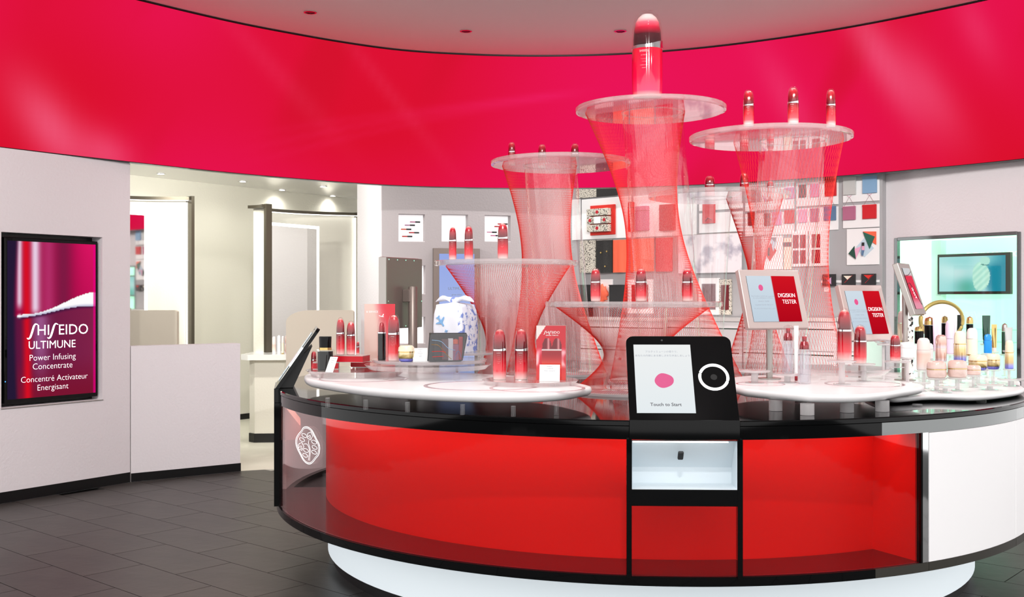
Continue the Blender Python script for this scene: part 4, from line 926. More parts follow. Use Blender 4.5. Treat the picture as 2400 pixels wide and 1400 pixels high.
g2 = 'risers on the far right tray'
right_items = [   # kind, x0, x1, y0, y1, Y, what
    ('jar_white', 2111, 2143, 802, 839, 5.00, 'white round cream jar behind the small dark red bottle', 'jar'),
    ('bottle_frost', 2149, 2180, 792, 868, 4.74, 'frosted blush pump bottle at the front of the crowded tray', 'bottle'),
    ('jar_rose', 2173, 2217.5, 846, 886, 4.62, 'rose gold cream jar, left of the two front jars', 'jar'),
    ('jar_rose', 2222, 2265.5, 844, 885, 4.62, 'rose gold cream jar, right of the two front jars', 'jar'),
    ('jar_rose', 2266, 2298, 856, 879, 4.80, 'smallest rose gold jar behind the front pair', 'jar'),
    ('bottle_rose', 2193, 2218, 785, 847, 5.02, 'slim rose metal bottle behind the left front jar', 'bottle'),
    ('bottle_gold', 2236, 2264, 776, 847, 5.06, 'gold and blue bottle behind the right front jar', 'bottle'),
    ('jar_gold', 2271, 2313, 830, 868, 4.92, 'gold and blue jar, nearer of the two on the right', 'jar'),
    ('jar_gold', 2312, 2343, 828, 866, 5.08, 'gold and blue jar, further of the two on the right', 'jar'),
    ('bottle_gold', 2356, 2375, 798, 865, 4.98, 'slim gold and blue bottle at the right edge of the tray', 'bottle'),
    ('bottle_cream', 2266, 2290.5, 769, 834, 5.26, 'pale cream lotion bottle standing between gold bottle and blue bottle', 'bottle'),
    ('bottle_blue', 2306, 2324.5, 783, 828, 5.36, 'bright blue flat sunscreen bottle', 'bottle'),
    ('tube_gold', 2324, 2336.5, 761, 824, 5.42, 'gold tube standing behind the blue bottle', 'tube'),
    ('bottle_lilac', 2216, 2237.5, 751, 830, 5.34, 'tall lilac lotion bottle before the oval mirror', 'bottle'),
    ('tube_lilac', 2186, 2200, 741, 822, 5.40, 'thin pointed lilac tube left of the lilac bottle', 'tube'),
    ('bottle_black', 2167, 2190.5, 743, 813, 5.44, 'tall black bottle with gold cap in front of the oval mirror', 'bottle'),
    ('bottle_black', 2144, 2164.5, 765, 806, 5.36, 'short dark bottle with gold cap beside the sign pole', 'bottle'),
    ('bottle_cream', 2104, 2125.5, 729, 802, 5.42, 'cream bottle with pearly cap left of the small tilted screen pole', 'bottle'),
    ('bottle_black', 2265, 2280.5, 742, 806, 5.58, 'black bottle with gold cap at the right rim of the oval mirror', 'bottle'),
    ('tube_green', 2302, 2321, 740, 806, 5.60, 'dark green tube standing in front of the green case', 'tube'),
    ('bottle_green', 2348, 2361.5, 758, 830, 5.50, 'slim dark green bottle behind the grey tube', 'bottle'),
    ('tube_grey', 2355, 2373, 768, 822, 5.36, 'grey tube with flat crimped end at the right edge', 'tube'),
    ('jar_white', 2150, 2186, 804, 842, 5.16, 'white jar half hidden behind the frosted pump bottle', 'jar'),
]
for kd, x0, x1, y0, y1, Y, lb, ct in right_items:
    on3 = (P((x0 + x1) / 2, 0, Y).x > 1.72 + 0.0)
    zs = T3 if on3 else ZT
    z = riser('clear riser under ' + lb, x0 - 3, x1 + 3, y1, Y, zs, max(0.022, (x1 - x0 + 6) / 2 / F * Y * (0.9 if 'jar' in kd else 1.1)), g2)
    item_px(kd, x0, x1, y0, 0, z, lb, ct, 'skin care on the far right tray', Y=Y)
for k, (x0, x1, y, Y, lb) in enumerate(((2190, 2240, 905, 4.52, 'empty clear riser disc at the front edge of the crowded tray'), (2290, 2350, 900, 4.66, 'empty clear riser disc right of the front jars'), (2340, 2400, 888, 4.86, 'empty clear riser disc at the right edge of the frame'), (2140, 2180, 896, 4.60, 'small empty clear riser below the frosted bottle'))):
    riser(lb, x0, x1, y, Y, T3, group=g2)

# tester signs on poles
def sign(label, cx, cy_px, Y, w, h, yaw, tilt, zs, content, mat='steel_pink'):
    c = P(cx, cy_px, Y); t = thing('tester_sign', label, 'sign', (c.x, Y, zs + 0.0006), yaw, 'tilted signs on poles')
    m = Matrix.Translation((0, 0, c.z - zs)) @ Matrix.Rotation(-tilt, 4, 'X')
    def T(bm):
        for v in bm.verts: v.co = m @ v.co
        return bm
    ob('frame', T(B(-w / 2, w / 2, 0.0, 0.028, -h / 2, h / 2, bev=0.003)), mat, t)
    ob('pole', lathe([(0.014, 0.004), (0.014, c.z - zs - h * .1)], 20), 'steel', t, smooth=True, loc=(0, 0.034, 0))
    ob('foot', lathe([(0.05, 0), (0.05, 0.004), (0, 0.0045)], 28), 'steel', t, smooth=True, loc=(0, 0.034, 0))
    content(t, m, w, h); return t
def tester(t, m, w, h):
    iw, ih = w * .80, h * .78; x0, z0 = -iw / 2 + w * .0, -ih / 2
    def fn(u, v): return mix((190, 206, 220), (206, 218, 228), v) if u < .52 else mix((176, 8, 26), (206, 20, 34), v)
    s = painted('screen', iw, ih, 50, 10, fn, 'screen', t, 0, x0, z0); s.matrix_local = m @ Matrix.Translation((0, -0.0025, 0))
    def tx(tx_, size, x, z, mt, **k): return text('lettering', tx_, size, mt, s, x0 + iw * x, -0.0009, z0 + ih * z, **k)
    tx('DIGISKIN', ih * .125, .765, .53, 'letter_white', sx=.86, offset=-0.0003); tx('TESTER', ih * .125, .80, .39, 'letter_white', sx=.86, offset=-0.0003)
    for ln, z in (('This DIGISKIN TESTER will recommend', .54), ('the perfect SHISEIDO ULTIMUNE', .50), ('DIGISKIN TESTER', .43), ('DIGISKIN TESTER \u304c\u3042\u306a\u305f\u306b', .35), ('\u3074\u3063\u305f\u308a\u306e\u3082\u306e\u3092\u304a\u3059\u3059\u3081\u3057\u307e\u3059', .27)):
        tx(ln, ih * .035, .27, z, 'ink_grey')
    ob('pink_drop', poly([(x0 + iw * .26 + ih * .055 * math.cos(q), z0 + ih * .74 + ih * .068 * math.sin(q)) for q in [2 * PI * j / 24 for j in range(24)]], -0.0009, 0.0), 'drop', s)
sign('large DIGISKIN TESTER sign on a pole right behind the kiosk', 1814, 701, 4.68, 0.315, 0.268, 0.38, 0.30, TZ1, tester)
sign('smaller DIGISKIN TESTER sign behind the raised serum bottles', 2031, 733, 5.28, 0.295, 0.285, 0.50, 0.30, ZT, tester)
def tip(t, m, w, h):
    iw, ih = w * .62, h * .80
    def fn(u, v): return mix(mix((232, 150, 170), (226, 60, 84), sm(.1, .35, v)), (206, 206, 208), sm(.80, .84, v))
    s = painted('screen', iw, ih, 12, 40, fn, 'screen', t, 0, -iw / 2, -ih / 2); s.matrix_local = m @ Matrix.Translation((0, -0.0025, 0))
    for k, q in enumerate(([(-.5, .30), (0, .33), (.5, .42)], [(-.5, .10), (-.2, .12), (.1, -.1), (.5, -.4)])): ob('drawn_curve', tube([(x * iw, -0.001, z * ih) for x, z in catmull([Vector(a) for a in q], 6, False)], 0.0016, 4), 'charcoal', s)
    o = text('lettering', 'INIT', ih * .16, 'letter_white', s, -iw * .12, -0.001, -ih * .14); o.rotation_euler = (0, math.radians(70), 0)
sign('small grey tilted screen on a pole at the corner of the green case', 2138, 677, 5.20, 0.225, 0.262, 0.98, 0.32, T3, tip, 'steel')
# oval mirror
c = P(2207, 752, 5.66)
t = thing('oval_mirror', 'oval table mirror with a brushed gold frame behind the bottles', 'mirror', (c.x, 5.66, T3 + 0.0006), 0.25)
zc = c.z - T3; ra, rb2 = 0.128, 0.098
ob('frame', tube([(ra * math.cos(q), 0, zc + rb2 * math.sin(q)) for q in [2 * PI * j / 56 for j in range(56)]], 0.011, 8, True), 'brass', t, smooth=True)
ob('glass', poly([(ra * math.cos(q), zc + rb2 * math.sin(q)) for q in [2 * PI * j / 56 for j in range(56)]], -0.004, 0.004), 'chrome', t)
ob('stem', lathe([(0.008, 0.006), (0.008, zc - rb2)], 14), 'brass', t, smooth=True); ob('foot', lathe([(0.06, 0), (0.06, 0.005), (0, 0.008)], 32), 'brass', t, smooth=True)
t = thing('patterned_pillar', 'thin white pillar printed with black leaf specks behind the cream bottle', 'stand', (P(2131, 0, 5.60).x, 5.60, ZT + 0.0006), 0)
ob('pillar', B(-0.022, 0.022, 0, 0.03, 0.004, 1.3 - 24 / F * 5.6 - ZT, bev=0.002), 'leopard', t); ob('foot', B(-0.03, 0.03, -0.01, 0.04, 0, 0.004), 'white', t)

# ================================================================== PORTRAIT SCREEN IN THE LEFT WALL
L = Local(LW, 10, 561, 229, 938, 'portrait_screen', 'large portrait advertising screen with red serum close-up in the left wall', 'screen', off=0.03); t = L.e
u0, u1, z0, z1 = tu0 - L.u, tu1 - L.u, tz0 - L.z, tz1 - L.z
ob('recess_lining', B(u0 + 0.002, u1 - 0.002, 0.085, 0.105, z0 + 0.002, z1 - 0.002), 'black', t)
ob('housing', B(-L.w / 2, L.w / 2, 0.0, 0.075, 0, L.h, bev=0.003), 'black_gloss', t)
def ad(u, v):
    v2 = 1 - v
    if v2 < .45 - .10 * max(0, u - .2) + .03:
        c = mix((150, 8, 60), (214, 20, 96), sm(.5, .95, u) * (1 - v2)); c = mix(c, (110, 30, 66), .7 * math.exp(-((u - .62) / .10) ** 2)); c = mix(c, (200, 80, 140), .5 * math.exp(-((u - .45) / .08) ** 2))
    else:
        c = mix((88, 20, 60), (128, 34, 72), u); c = mix(c, (120, 20, 48), sm(.7, 1.0, v2))
    c = mix(c, (236, 226, 244), .9 * math.exp(-((u - .30) / .055) ** 2) * (1 - sm(.42, .5, v2)))
    c = mix(c, (190, 130, 190), .55 * math.exp(-((u - .36) / .09) ** 2) * sm(.45, .5, v2) * (1 - sm(.6, 1.0, v2)))
    c = mix(c, (214, 14, 34), .95 * math.exp(-((u - .20 - .02 * v2) / .045) ** 2)); c = mix(c, (240, 236, 250), .8 * math.exp(-((u - .13) / .03) ** 2) * (1 - sm(.38, .46, v2)))
    c = mix(c, (36, 24, 52), 1 - sm(.08, .14, u + .03 * math.sin(v2 * 3)))
    edge = .47 - .02 * u - .13 * sm(.15, 1, u) ** 1.3; low = .485 - .07 * sm(.1, .9, u)
    if u > .1 and edge < v2 < low: c = mix((250, 250, 250), (190, 190, 214), sm(low - .02, low, v2))
    if u > .12 and low <= v2 < low + .02: c = mix((60, 20, 60), c, (v2 - low) / .02)
    c = mix(c, (255, 255, 255), math.exp(-(((u - .13) / .02) ** 2 + ((v2 - .475) / .012) ** 2)))
    if u > .97: c = mix(c, (230, 0, 130), .7)
    return c
sw, sh = L.w * 0.945, L.h * 0.955
s = painted('display', sw, sh, 90, 150, ad, 'screen', t, -0.0025, -sw / 2, L.h * .024)
logo(s, 'letter_white', sw * .70, sw * .055, -0.0055, sh * .425)
for ln, z, sz, x in (('ULTIMUNE', .338, .073, -.01), ('Power Infusing', .262, .058, -.005), ('Concentrate', .205, .058, -.005), ('Concentr\u00e9 Activateur', .125, .056, .02), ('Energisant', .068, .056, -.005)):
    text('lettering', ln, sz, 'letter_white', s, sw * x, -0.0055, sh * z, sx=.98, offset=0.0 if ln == 'ULTIMUNE' else -0.0008)
emit('standby', c8(70, 150, 255), 2.0); ob('standby_light', B(-L.w / 2 + 0.003, -L.w / 2 + 0.008, -0.004, -0.0005, L.h * .13, L.h * .136), 'standby', t)
ob('recess_trim', B(u0 - 0.004, u1 + 0.004, -0.035, -0.031, z0 - 0.006, z0 - 0.001), 'steel', t)

# ================================================================== TREATMENT ROOM
gB = 'curved cream booth screens in the treatment room'
def flatbooth(label, x0, y0, Y0, x1, y1, Y1, zlo, posts, led):
    fr = Frame((P(x0, 0, Y0).x, Y0), (P(x1, 0, Y1).x, Y1)); zt0, zt1 = P(x0, y0, Y0).z, P(x1, y1, Y1).z
    t = thing('booth_screen', label, 'screen', fr.at(0, 0, 0.002), fr.ang, gB); w = fr.len; N = 16
    bow = lambda u: 0.10 * math.sin(PI * u) * min(1, w)
    top = lambda u: zt0 + (zt1 - zt0) * u
    def sweep(d0, d1, za, zb):
        bm = bmesh.new(); q = []
        for i in range(N + 1):
            u = i / N; q.append([bm.verts.new((w * u, bow(u) + d, z)) for d, z in ((d0, za(u)), (d1, za(u)), (d1, zb(u)), (d0, zb(u)))])
        for a, b in zip(q, q[1:]):
            for k in range(4): bm.faces.new((a[k], a[(k + 1) % 4], b[(k + 1) % 4], b[k]))
        bm.faces.new(q[0]); bm.faces.new(q[-1]); return bm
    ob('panel', sweep(0.0, 0.03, lambda u: zlo, lambda u: top(u) - 0.03), 'cream', t, smooth=True)
    ob('top_trim', sweep(-0.06, 0.035, lambda u: top(u) - 0.029, lambda u: top(u)), 'bronze', t, smooth=True)
    if led: ob('led_line', sweep(-0.045, -0.03, lambda u: top(u) - 0.036, lambda u: top(u) - 0.030), 'led_warm', t)
    for u, d, wd in posts:
        ob('post', B(w * u - wd / 2, w * u + wd / 2, bow(u) - d, bow(u) + 0.03, zlo - 0.02, top(u) + 0.004), 'bronze', t)
    if led:
        for u in (0.02, 0.98): ob('led_line', B(w * u - 0.006, w * u + 0.006, bow(u) - 0.03, bow(u) - 0.02, zlo + 0.02, top(u) - 0.05), 'led_warm', t) if (u, ) and posts and any(abs(u - p[0]) < .1 for p in posts) else None
    return t, fr
flatbooth('curved cream booth screen with bronze edge behind the low partition', 240, 458, 9.2, 440, 463, 9.75, 0.05, [(1.0, 0.10, 0.03)], True)
flatbooth('large curved cream booth screen with lit mirror and bronze posts', 626, 490, 10.3, 833, 500, 11.5, 0.05, [(1.0, 0.10, 0.03)], True)
flatbooth('narrow cream booth wing with a dark bronze post at its right edge', 594, 483, 10.15, 628, 480, 9.95, 0.66, [(1.0, 0.03, 0.045)], False)
def led_mirror(label, x0, y0, Y0, x1, y1, Y1, zlo):
    fr = Frame((P(x0, 0, Y0).x, Y0), (P(x1, 0, Y1).x, Y1)); zt = P(x0, y0, Y0).z; w = fr.len
    t = thing('lit_mirror', label, 'mirror', fr.at(0, 0, zlo), fr.ang, 'LED framed make-up mirrors'); h = zt - zlo
    ob('mirror_glass', B(0.03, w - 0.03, 0.004, 0.01, 0.0, h - 0.03), 'mirror_tint', t)
    ob('led_frame', B(0, w, 0, 0.012, h - 0.028, h), 'led_warm', t); ob('led_frame', B(w - 0.028, w, 0, 0.012, 0, h - 0.0285), 'led_warm', t)
    return t
M('mirror_tint', (0.86, 0.86, 0.83), 0.03, 1.0)
led_mirror('LED framed mirror on the large booth screen', 632, 521, 10.15, 748, 530, 10.75, 0.72)
led_mirror('LED framed mirror cut off by the screen wall', 262, 492, 9.12, 346, 492, 9.38, 0.72)
def chair(label, x0, x1, y0, Y, rz, round_l, round_r):
    """high curved booth chair: back shell, seat pad, pedestal"""
    p = P((x0 + x1) / 2, 0, Y); w = (x1 - x0) / F * Y; zt = H - (y0 - CY) / F * Y
    t = thing('booth_chair', label, 'chair', (p.x, Y, 0.002), rz, 'tan booth chairs'); zs = 0.36
    n = 9; pts = [(-w / 2, zs), (w / 2, zs)]
    pts += [(w / 2 - round_r + round_r * math.cos(q * PI / 2 / n), zt - round_r * .5 + round_r * .5 * math.sin(q * PI / 2 / n)) for q in range(n + 1)]
    pts += [(-w / 2 + round_l - round_l * math.sin(q * PI / 2 / n), zt - round_l * .5 + round_l * .5 * math.cos(q * PI / 2 / n)) for q in range(n + 1)]
    ob('back_shell', poly(pts, -0.03, 0.03), 'tan_chair', t); ob('seat_pad', B(-w / 2 + 0.02, w / 2 - 0.02, 0.032, 0.42, zs, zs + 0.09, bev=0.02), 'tan_chair', t)
    ob('pedestal', lathe([(0.2, 0), (0.2, 0.012), (0.03, 0.02), (0.03, zs - 0.001)], 24), 'steel', t, smooth=True, loc=(0, 0.2, 0))
    return t
chair('tan chair back showing above the low partition', 296, 417, 728, 8.9, 0.0, 0.08, 0.03)
chair('large tan chair back with rounded corner behind the edge-on kiosk', 672, 830, 728, 8.9, 0.0, 0.20, 0.03)
# desk
DKY = 9.55; d0 = P(566, 0, 10.2); 
t = thing('wall_desk', 'white curved desk along the cream wall with a cream front', 'desk', (P(640, 0, DKY).x, DKY, 0.002))
ztop = H - (832 - CY) / F * DKY
ob('desk_top', loft([(-0.30, 0.05), (-0.22, -0.03), (0.28, 0.02), (0.6, 0.5), (-0.3, 0.75)], [(0.0, ztop - 0.05), (0.0, ztop)]), 'white_gloss', t)
ob('front_panel', loft([(-0.24, 0.12), (-0.18, 0.06), (0.24, 0.10), (0.5, 0.5), (-0.24, 0.68)], [(0.0, 0.08), (0.0, ztop - 0.052)]), 'cream', t)
ob('kick_strip', loft([(-0.245, 0.115), (-0.185, 0.055), (0.245, 0.095), (0.505, 0.5), (-0.245, 0.685)], [(0.0, 0.0), (0.0, 0.079)]), 'skirting', t)
for k, (x0, x1, y0, kd, lb) in enumerate(((638, 646.5, 789, 'bottle_frost', 'small white bottle nearest the bronze post on the desk'), (650, 657.5, 786, 'jar_white', 'second small white bottle on the desk'), (660, 665.5, 788, 'bottle_cream', 'third small pale bottle on the desk'), (667.5, 672.5, 787, 'bottle_rose', 'small pink-tinted bottle at the right of the desk row'))):
    item_px(kd, x0, x1, y0, 0, ztop + 0.002, lb, 'bottle', 'tiny bottles on the treatment room desk', Y=9.68, name='cosmetic_bottle')
# ================================================================== GREY WALL
def lip(label, L, w, hh, fx, fz, ln, col):
    t = thing('lipstick', label, 'lipstick', GWL.at(L.u + 0.0 + (fx - .5) * w, 0.10, L.e.location.z + fz * hh - 0.006), GWL.ang, 'lipsticks laid out in the lit niches')
    r = 0.007; bm = lathe([(0, 0), (r, 0), (r, ln * .5), (0, ln * .5)], 12); m = Matrix.Rotation(PI / 2, 4, 'Y')
    for v in bm.verts: v.co = m @ v.co
    ob('case', bm, 'charcoal', t, loc=(0.0, 0.0, 0.007), smooth=True)
    bm = lathe([(0, 0), (r * .8, 0), (r * .8, ln * .5), (0, ln * .55)], 12); m = Matrix.Rotation(-PI / 2, 4, 'Y')
    for v in bm.verts: v.co = m @ v.co
    ob('bullet', bm, col, t, loc=(-0.0002, 0.0, 0.007), smooth=True)
for (fx, fz, col, lb) in ((.62, .74, 'sw_pink', 'topmost lipstick, magenta, in the niche nearest the cream wall'), (.42, .62, 'sw_lilac', 'second lipstick down, lilac pink, in the niche nearest the cream wall'), (.28, .47, 'orange', 'coral lipstick furthest left in the niche nearest the cream wall'), (.58, .35, 'sw_red', 'fourth lipstick down, rose red, in the niche nearest the cream wall'), (.32, .21, 'scarlet', 'lowest lipstick, orange red, in the niche nearest the cream wall')):
    lip(lb, NI[0][0], NI[0][1], NI[0][2], fx, fz, 0.095, col)
for (fx, fz, col, lb) in ((.68, .70, 'scarlet', 'topmost red lipstick in the niche nearest the towers'), (.55, .60, 'sw_red', 'second red lipstick in the niche nearest the towers'), (.26, .38, 'pink_p', 'pale pink lipstick in the niche nearest the towers'), (.40, .25, 'sw_pink', 'lowest magenta lipstick in the niche nearest the towers')):
    lip(lb, NI[2][0], NI[2][1], NI[2][2], fx, fz, 0.095, col)
L = Local(GWL, 1014, 583, 1122, 905, 'poster_frame', 'tall grey framed poster lit pale blue behind the wrapped gift', 'poster', off=0.0); t = L.e; w, h = L.w, L.h
ob('frame', B(-w / 2, w / 2, -0.05, -0.002, 0, h, bev=0.002), 'steel_brown', t)
def bluead(u, v): return mix((176, 190, 232), (150, 168, 226), v) if not (.32 < v < .36) else (236, 240, 250)
s = painted('lit_poster', w * .76, h * .88, 6, 40, bluead, 'screen', t, -0.053, -w * .38, h * .08)
text('lettering', 'ULTIMUNE', 0.036, 'ink_grey', s, 0, -0.0545, h * .70); text('lettering', 'ginza tokyo', 0.022, 'ink_grey', s, 0, -0.0545, h * .66)
ob('pictured_bottle', poly([(-.012, h * .44), (.012, h * .44), (.012, h * .52), (0, h * .535), (-.012, h * .52)], -0.0545, -0.0535), 'burgundy', s)

# ================================================================== GIFT WALL
gS = 'coloured gift bag swatches on the gift wall'
def wall_board(name, label, cat, r, d, mat, group=None, off=-0.002, edge=None):
    L = Local(GW, *r, name, label, cat, group, off=off)
    ob('board', B(-L.w / 2, L.w / 2, -d, 0.0, 0, L.h, bev=0.0015), mat, L.e); return L
# white display boards
for r, lb in (((1977, 424, 2062, 473), 'white board at the top right of the gift wall'), ((1977, 480, 2062, 534), 'white board with mauve and red bags at the right of the gift wall'), ((1868, 427, 1966, 482), 'white upper board left of the vertical gap'), ((1868, 487, 1966, 541), 'white lower board left of the vertical gap'),
              ((1748, 432, 1862, 493), 'white upper board seen through the right net'), ((1748, 499, 1862, 552), 'white lower board seen through the right net'), ((1640, 446, 1742, 492), 'white upper board seen behind the rear net tower'), ((1640, 498, 1742, 545), 'white lower board with the hanging red cloth'),
              ((1342, 468, 1362, 563), 'narrow white board by the grey wall'), ((1365, 464, 1480, 560), 'white board behind the framed stone cubes'), ((1486, 455, 1634, 554), 'white board behind the dark red boxes')):
    wall_board('display_board', lb, 'board', r, 0.012, 'white', 'white boards on the gift wall')
def swatch(label, r, mat, d=0.016, hang=False):
    L = wall_board('gift_bag', label, 'bag', r, d, mat, gS, off=-0.0165)
    ob('flap', B(-L.w / 2 - 0.001, L.w / 2 + 0.001, -d - 0.002, -d, L.h * .86, L.h), mat, L.e)
    if hang:
        for sg in (-1, 1): ob('cord', tube([(sg * L.w * .42, -d * .5, L.h), (0, -d * .5, L.h + 0.075)], 0.0012, 4), 'string_grey', L.e)
        ob('bow', tube([(-0.018, -d * .5, L.h + 0.085), (0, -d * .5, L.h + 0.073), (0.018, -d * .5, L.h + 0.085)], 0.0016, 4), 'sw_pink', L.e)
for r, m, lb, hg in (((1975 + 3, 416, 2007, 457), 'sw_grey', 'pale grey bag in the top row nearest the white wall gap', 0), ((2023, 413, 2056, 453), 'sw_blue', 'light blue bag at the top right corner of the gift wall', 0), ((1977, 484, 2006, 516), 'sw_mauve', 'mauve bag hung by a cord in the second row', 1), ((2023, 480, 2055, 513), 'sw_red', 'bright red bag hung by a cord at the right end', 1),
                    ((1933, 484, 1960, 517), 'sw_slate', 'slate blue bag beside the orange net edge', 1), ((1935, 418, 1961, 460), 'sw_red', 'red bag in the top row beside the orange net edge', 0), ((1841, 440, 1863, 466), 'sw_lilac', 'lilac bag in the top row seen through the right net', 0), ((1874, 434, 1890, 463), 'sw_brown', 'brown bag in the top row seen through the right net', 0),
                    ((1901, 432, 1920, 462), 'sw_pink', 'pink bag in the top row near the net edge', 0), ((1812, 497, 1832, 528), 'sw_pink', 'pink bag in the second row seen through the right net', 0), ((1840, 493, 1862, 524), 'sw_red', 'red bag in the second row seen through the right net', 0), ((1873, 491, 1892, 522), 'pink_p', 'pale pink bag in the second row behind the right net', 0), ((1901, 489, 1920, 520), 'sw_mauve', 'mauve bag in the second row near the net edge', 0),
                    ((1755, 498, 1770, 529), 'burgundy', 'burgundy bag behind the rear tower net', 0), ((1793, 500, 1806, 530), 'sw_brown', 'brown red bag behind the right tube', 0), ((1763, 442, 1779, 474), 'sw_dkred', 'dark red bag in the top row behind the rear shelf', 0)):
    swatch(lb, r, m, hang=bool(hg))
L = wall_board('hanging_cloth', 'red cloth bag hanging behind the rear serum bottle', 'cloth', (1649, 470, 1677, 524), 0.02, 'sw_red', off=-0.0165); ob('fold', tube([(-.03, -.022, .02), (.0, -.024, .05), (.035, -.022, .03)], 0.006, 6), 'sw_dkred', L.e, smooth=True)
# framed stone cubes
L = wall_board('cube_frame', 'red backed frame holding nine speckled stone cubes with red dots', 'picture', (1385, 481, 1443, 551), 0.012, 'scarlet', off=-0.0165)
cw = L.w * .86 / 3; ch = L.h * .74 / 3
for i in range(3):
    for j in range(3):
        x = -L.w / 2 + cw * i; z = L.h * .12 + ch * j + (0.006 * (j - 1))
        mid = (i == 1 and j == 1)
        o = ob('stone_cube', B(x + 0.002, x + cw - 0.002, -0.07, -0.0125, z + 0.002, z + ch - 0.002, bev=0.003), 'white' if mid else 'speckle', L.e)
        if (i + j) % 2 == 1: ob('red_dot', poly([(x + cw / 2 + cw * .2 * math.cos(q), z + ch / 2 + cw * .2 * math.sin(q)) for q in [2 * PI * k / 8 for k in range(8)]], -0.0725, -0.0702), 'red_dot', o)
# row of draped wrapping cloths
for r, m, lb in (((1363, 565, 1400.5, 640), 'speckle', 'speckled white wrapping cloth at the left of the cloth row'), ((1402, 564, 1439.5, 640), 'black_speck', 'black wrapping cloth with small gold dots'), ((1441, 563, 1476, 639), 'orange', 'plain orange wrapping cloth left of the tall net edge'), ((1482, 560, 1537, 637), 'orange', 'orange red wrapping cloth seen through the tallest tower'), ((1541, 558, 1580, 637), 'sw_red', 'crimson wrapping cloth seen through the tallest tower'), ((1594, 550, 1742, 640), 'marble_paper', 'wide marbled wrapping paper sheet behind the rear tower')):
    L = Local(GW, *r, 'wrapping_cloth', lb, 'cloth', 'wrapping cloths draped in a row', off=-0.004); bm = bmesh.new(); q = []
    N = 10
    for i in range(N + 1):
        u = i / N; d = -0.03 - 0.02 * math.sin(u * PI) - 0.004 * math.sin(u * 14)
        q.append([bm.verts.new((-L.w / 2 + L.w * u, d + dd, z)) for dd, z in ((0, 0), (0.012, 0), (0.012, L.h), (0, L.h))])
    for a, b in zip(q, q[1:]):
        for k in range(4): bm.faces.new((a[k], a[(k + 1) % 4], b[(k + 1) % 4], b[k]))
    bm.faces.new(q[0]); bm.faces.new(q[-1]); ob('cloth', bm, m, L.e, smooth=True, sharp=50)
    ob('hanging_rail', B(-L.w / 2, L.w / 2, -0.028, -0.002, L.h - 0.004, L.h + 0.006), 'steel', L.e)
    if m == 'black_speck':
        for x, z in ((-.02, .19), (.03, .06), (.05, .2)): ob('gold_dot', poly([(x + .008 * math.cos(k), z + .008 * math.sin(k)) for k in [2 * PI * j / 8 for j in range(8)]], -0.060, -0.050), 'gold', L.e)
# dark red boxes with bottles
for r, m, lb in (((1552, 480, 1584, 541), 'sw_dkred', 'dark red upright box behind the tallest tower'), ((1496, 484, 1522, 541), 'sw_mauve', 'mauve box left of the dark red upright box'), ((1479, 474, 1487, 544), 'sw_red', 'thin red box edge behind the tallest tower')):
    L = wall_board('standing_box', lb, 'box', r, 0.05, m, 'upright boxes on the gift wall', off=-0.0165); ob('lid', B(-L.w / 2 - 0.001, L.w / 2 + 0.001, -0.052, -0.001, L.h * .8, L.h * .82), 'burgundy', L.e)
# black bins and lower frames
for r, lb in (((1366, 668, 1390, 742), 'black open bin below the speckled cloth'), ((1441, 668, 1470, 742), 'black open bin below the orange cloth')):
    L = wall_board('bin', lb, 'bin', r, 0.09, 'charcoal', 'black bins under the cloth row'); ob('rim', B(-L.w / 2 - .003, L.w / 2 + .003, -0.093, 0, L.h - .008, L.h), 'rubber', L.e)
L = wall_board('crumpled_cloth', 'crumpled orange red cloth in a white tray beside the first front bottle', 'cloth', (1396, 655, 1438, 712), 0.015, 'white')
bm = bmesh.new(); bmesh.ops.create_uvsphere(bm, u_segments=20, v_segments=14, radius=1.0)
for v in bm.verts:
    k = 1 + .3 * noise.noise(v.co * 3.1) + .12 * math.sin(v.co.x * 9 + v.co.z * 7); v.co = Vector((v.co.x * L.w * .36 * k, -0.05 + v.co.y * .03 * k, L.h * .42 + v.co.z * L.h * .33 * k))
ob('cloth_heap', bm, 'orange', L.e, smooth=True, sharp=80)
for r, m, lb in (((1474, 655, 1532, 735), 'sw_dkred', 'white framed dark red picture behind the middle front bottle'), ((1640, 652, 1688, 738), 'sw_brown', 'pale framed brown picture right of the front bottles'), ((1688, 655, 1716, 738), 'burgundy', 'speckled framed burgundy picture left of the large tester sign')):
    L = wall_board('framed_picture', lb, 'picture', r, 0.02, 'white' if m != 'burgundy' else 'speckle', 'framed pictures low on the gift wall'); ob('picture', B(-L.w * .33, L.w * .33, -0.024, -0.0205, L.h * .14, L.h * .84), m, L.e)
# folded paper art
def art(label, r, shapes):
    L = wall_board('paper_art', label, 'artwork', r, 0.012, 'paper', 'folded paper artworks on white boards', off=-0.002)
    for k, (m, pts) in enumerate(shapes): ob('folded_sheet', L.poly(pts, -0.0165 - 0.004 * k, -0.0125 - 0.004 * k), m, L.e)
    return L
art('square white board with green, orange and blue folded paper, nearest the white wall', (1986, 536, 2062, 621), [('pale_blue', [(2009, 579), (2028, 558), (2050, 582), (2028, 603), (2017, 592)]), ('orange', [(2025, 543), (2056, 543), (2056, 574), (2044, 566)]), ('green', [(2025, 544), (2053, 555), (2041, 584)]), ('green_dk', [(1992, 595), (2006, 577), (2009, 608)]), ('pink_p', [(2007, 584), (2022, 578), (2010, 606)]), ('sw_slate', [(2024, 585), (2030, 587), (2027, 600), (2023, 599)]), ('pink_p', [(2025, 577), (2031, 577), (2031, 587), (2025, 587)]), ('charcoal', [(2025, 569), (2031, 569), (2031, 577), (2025, 577)])])
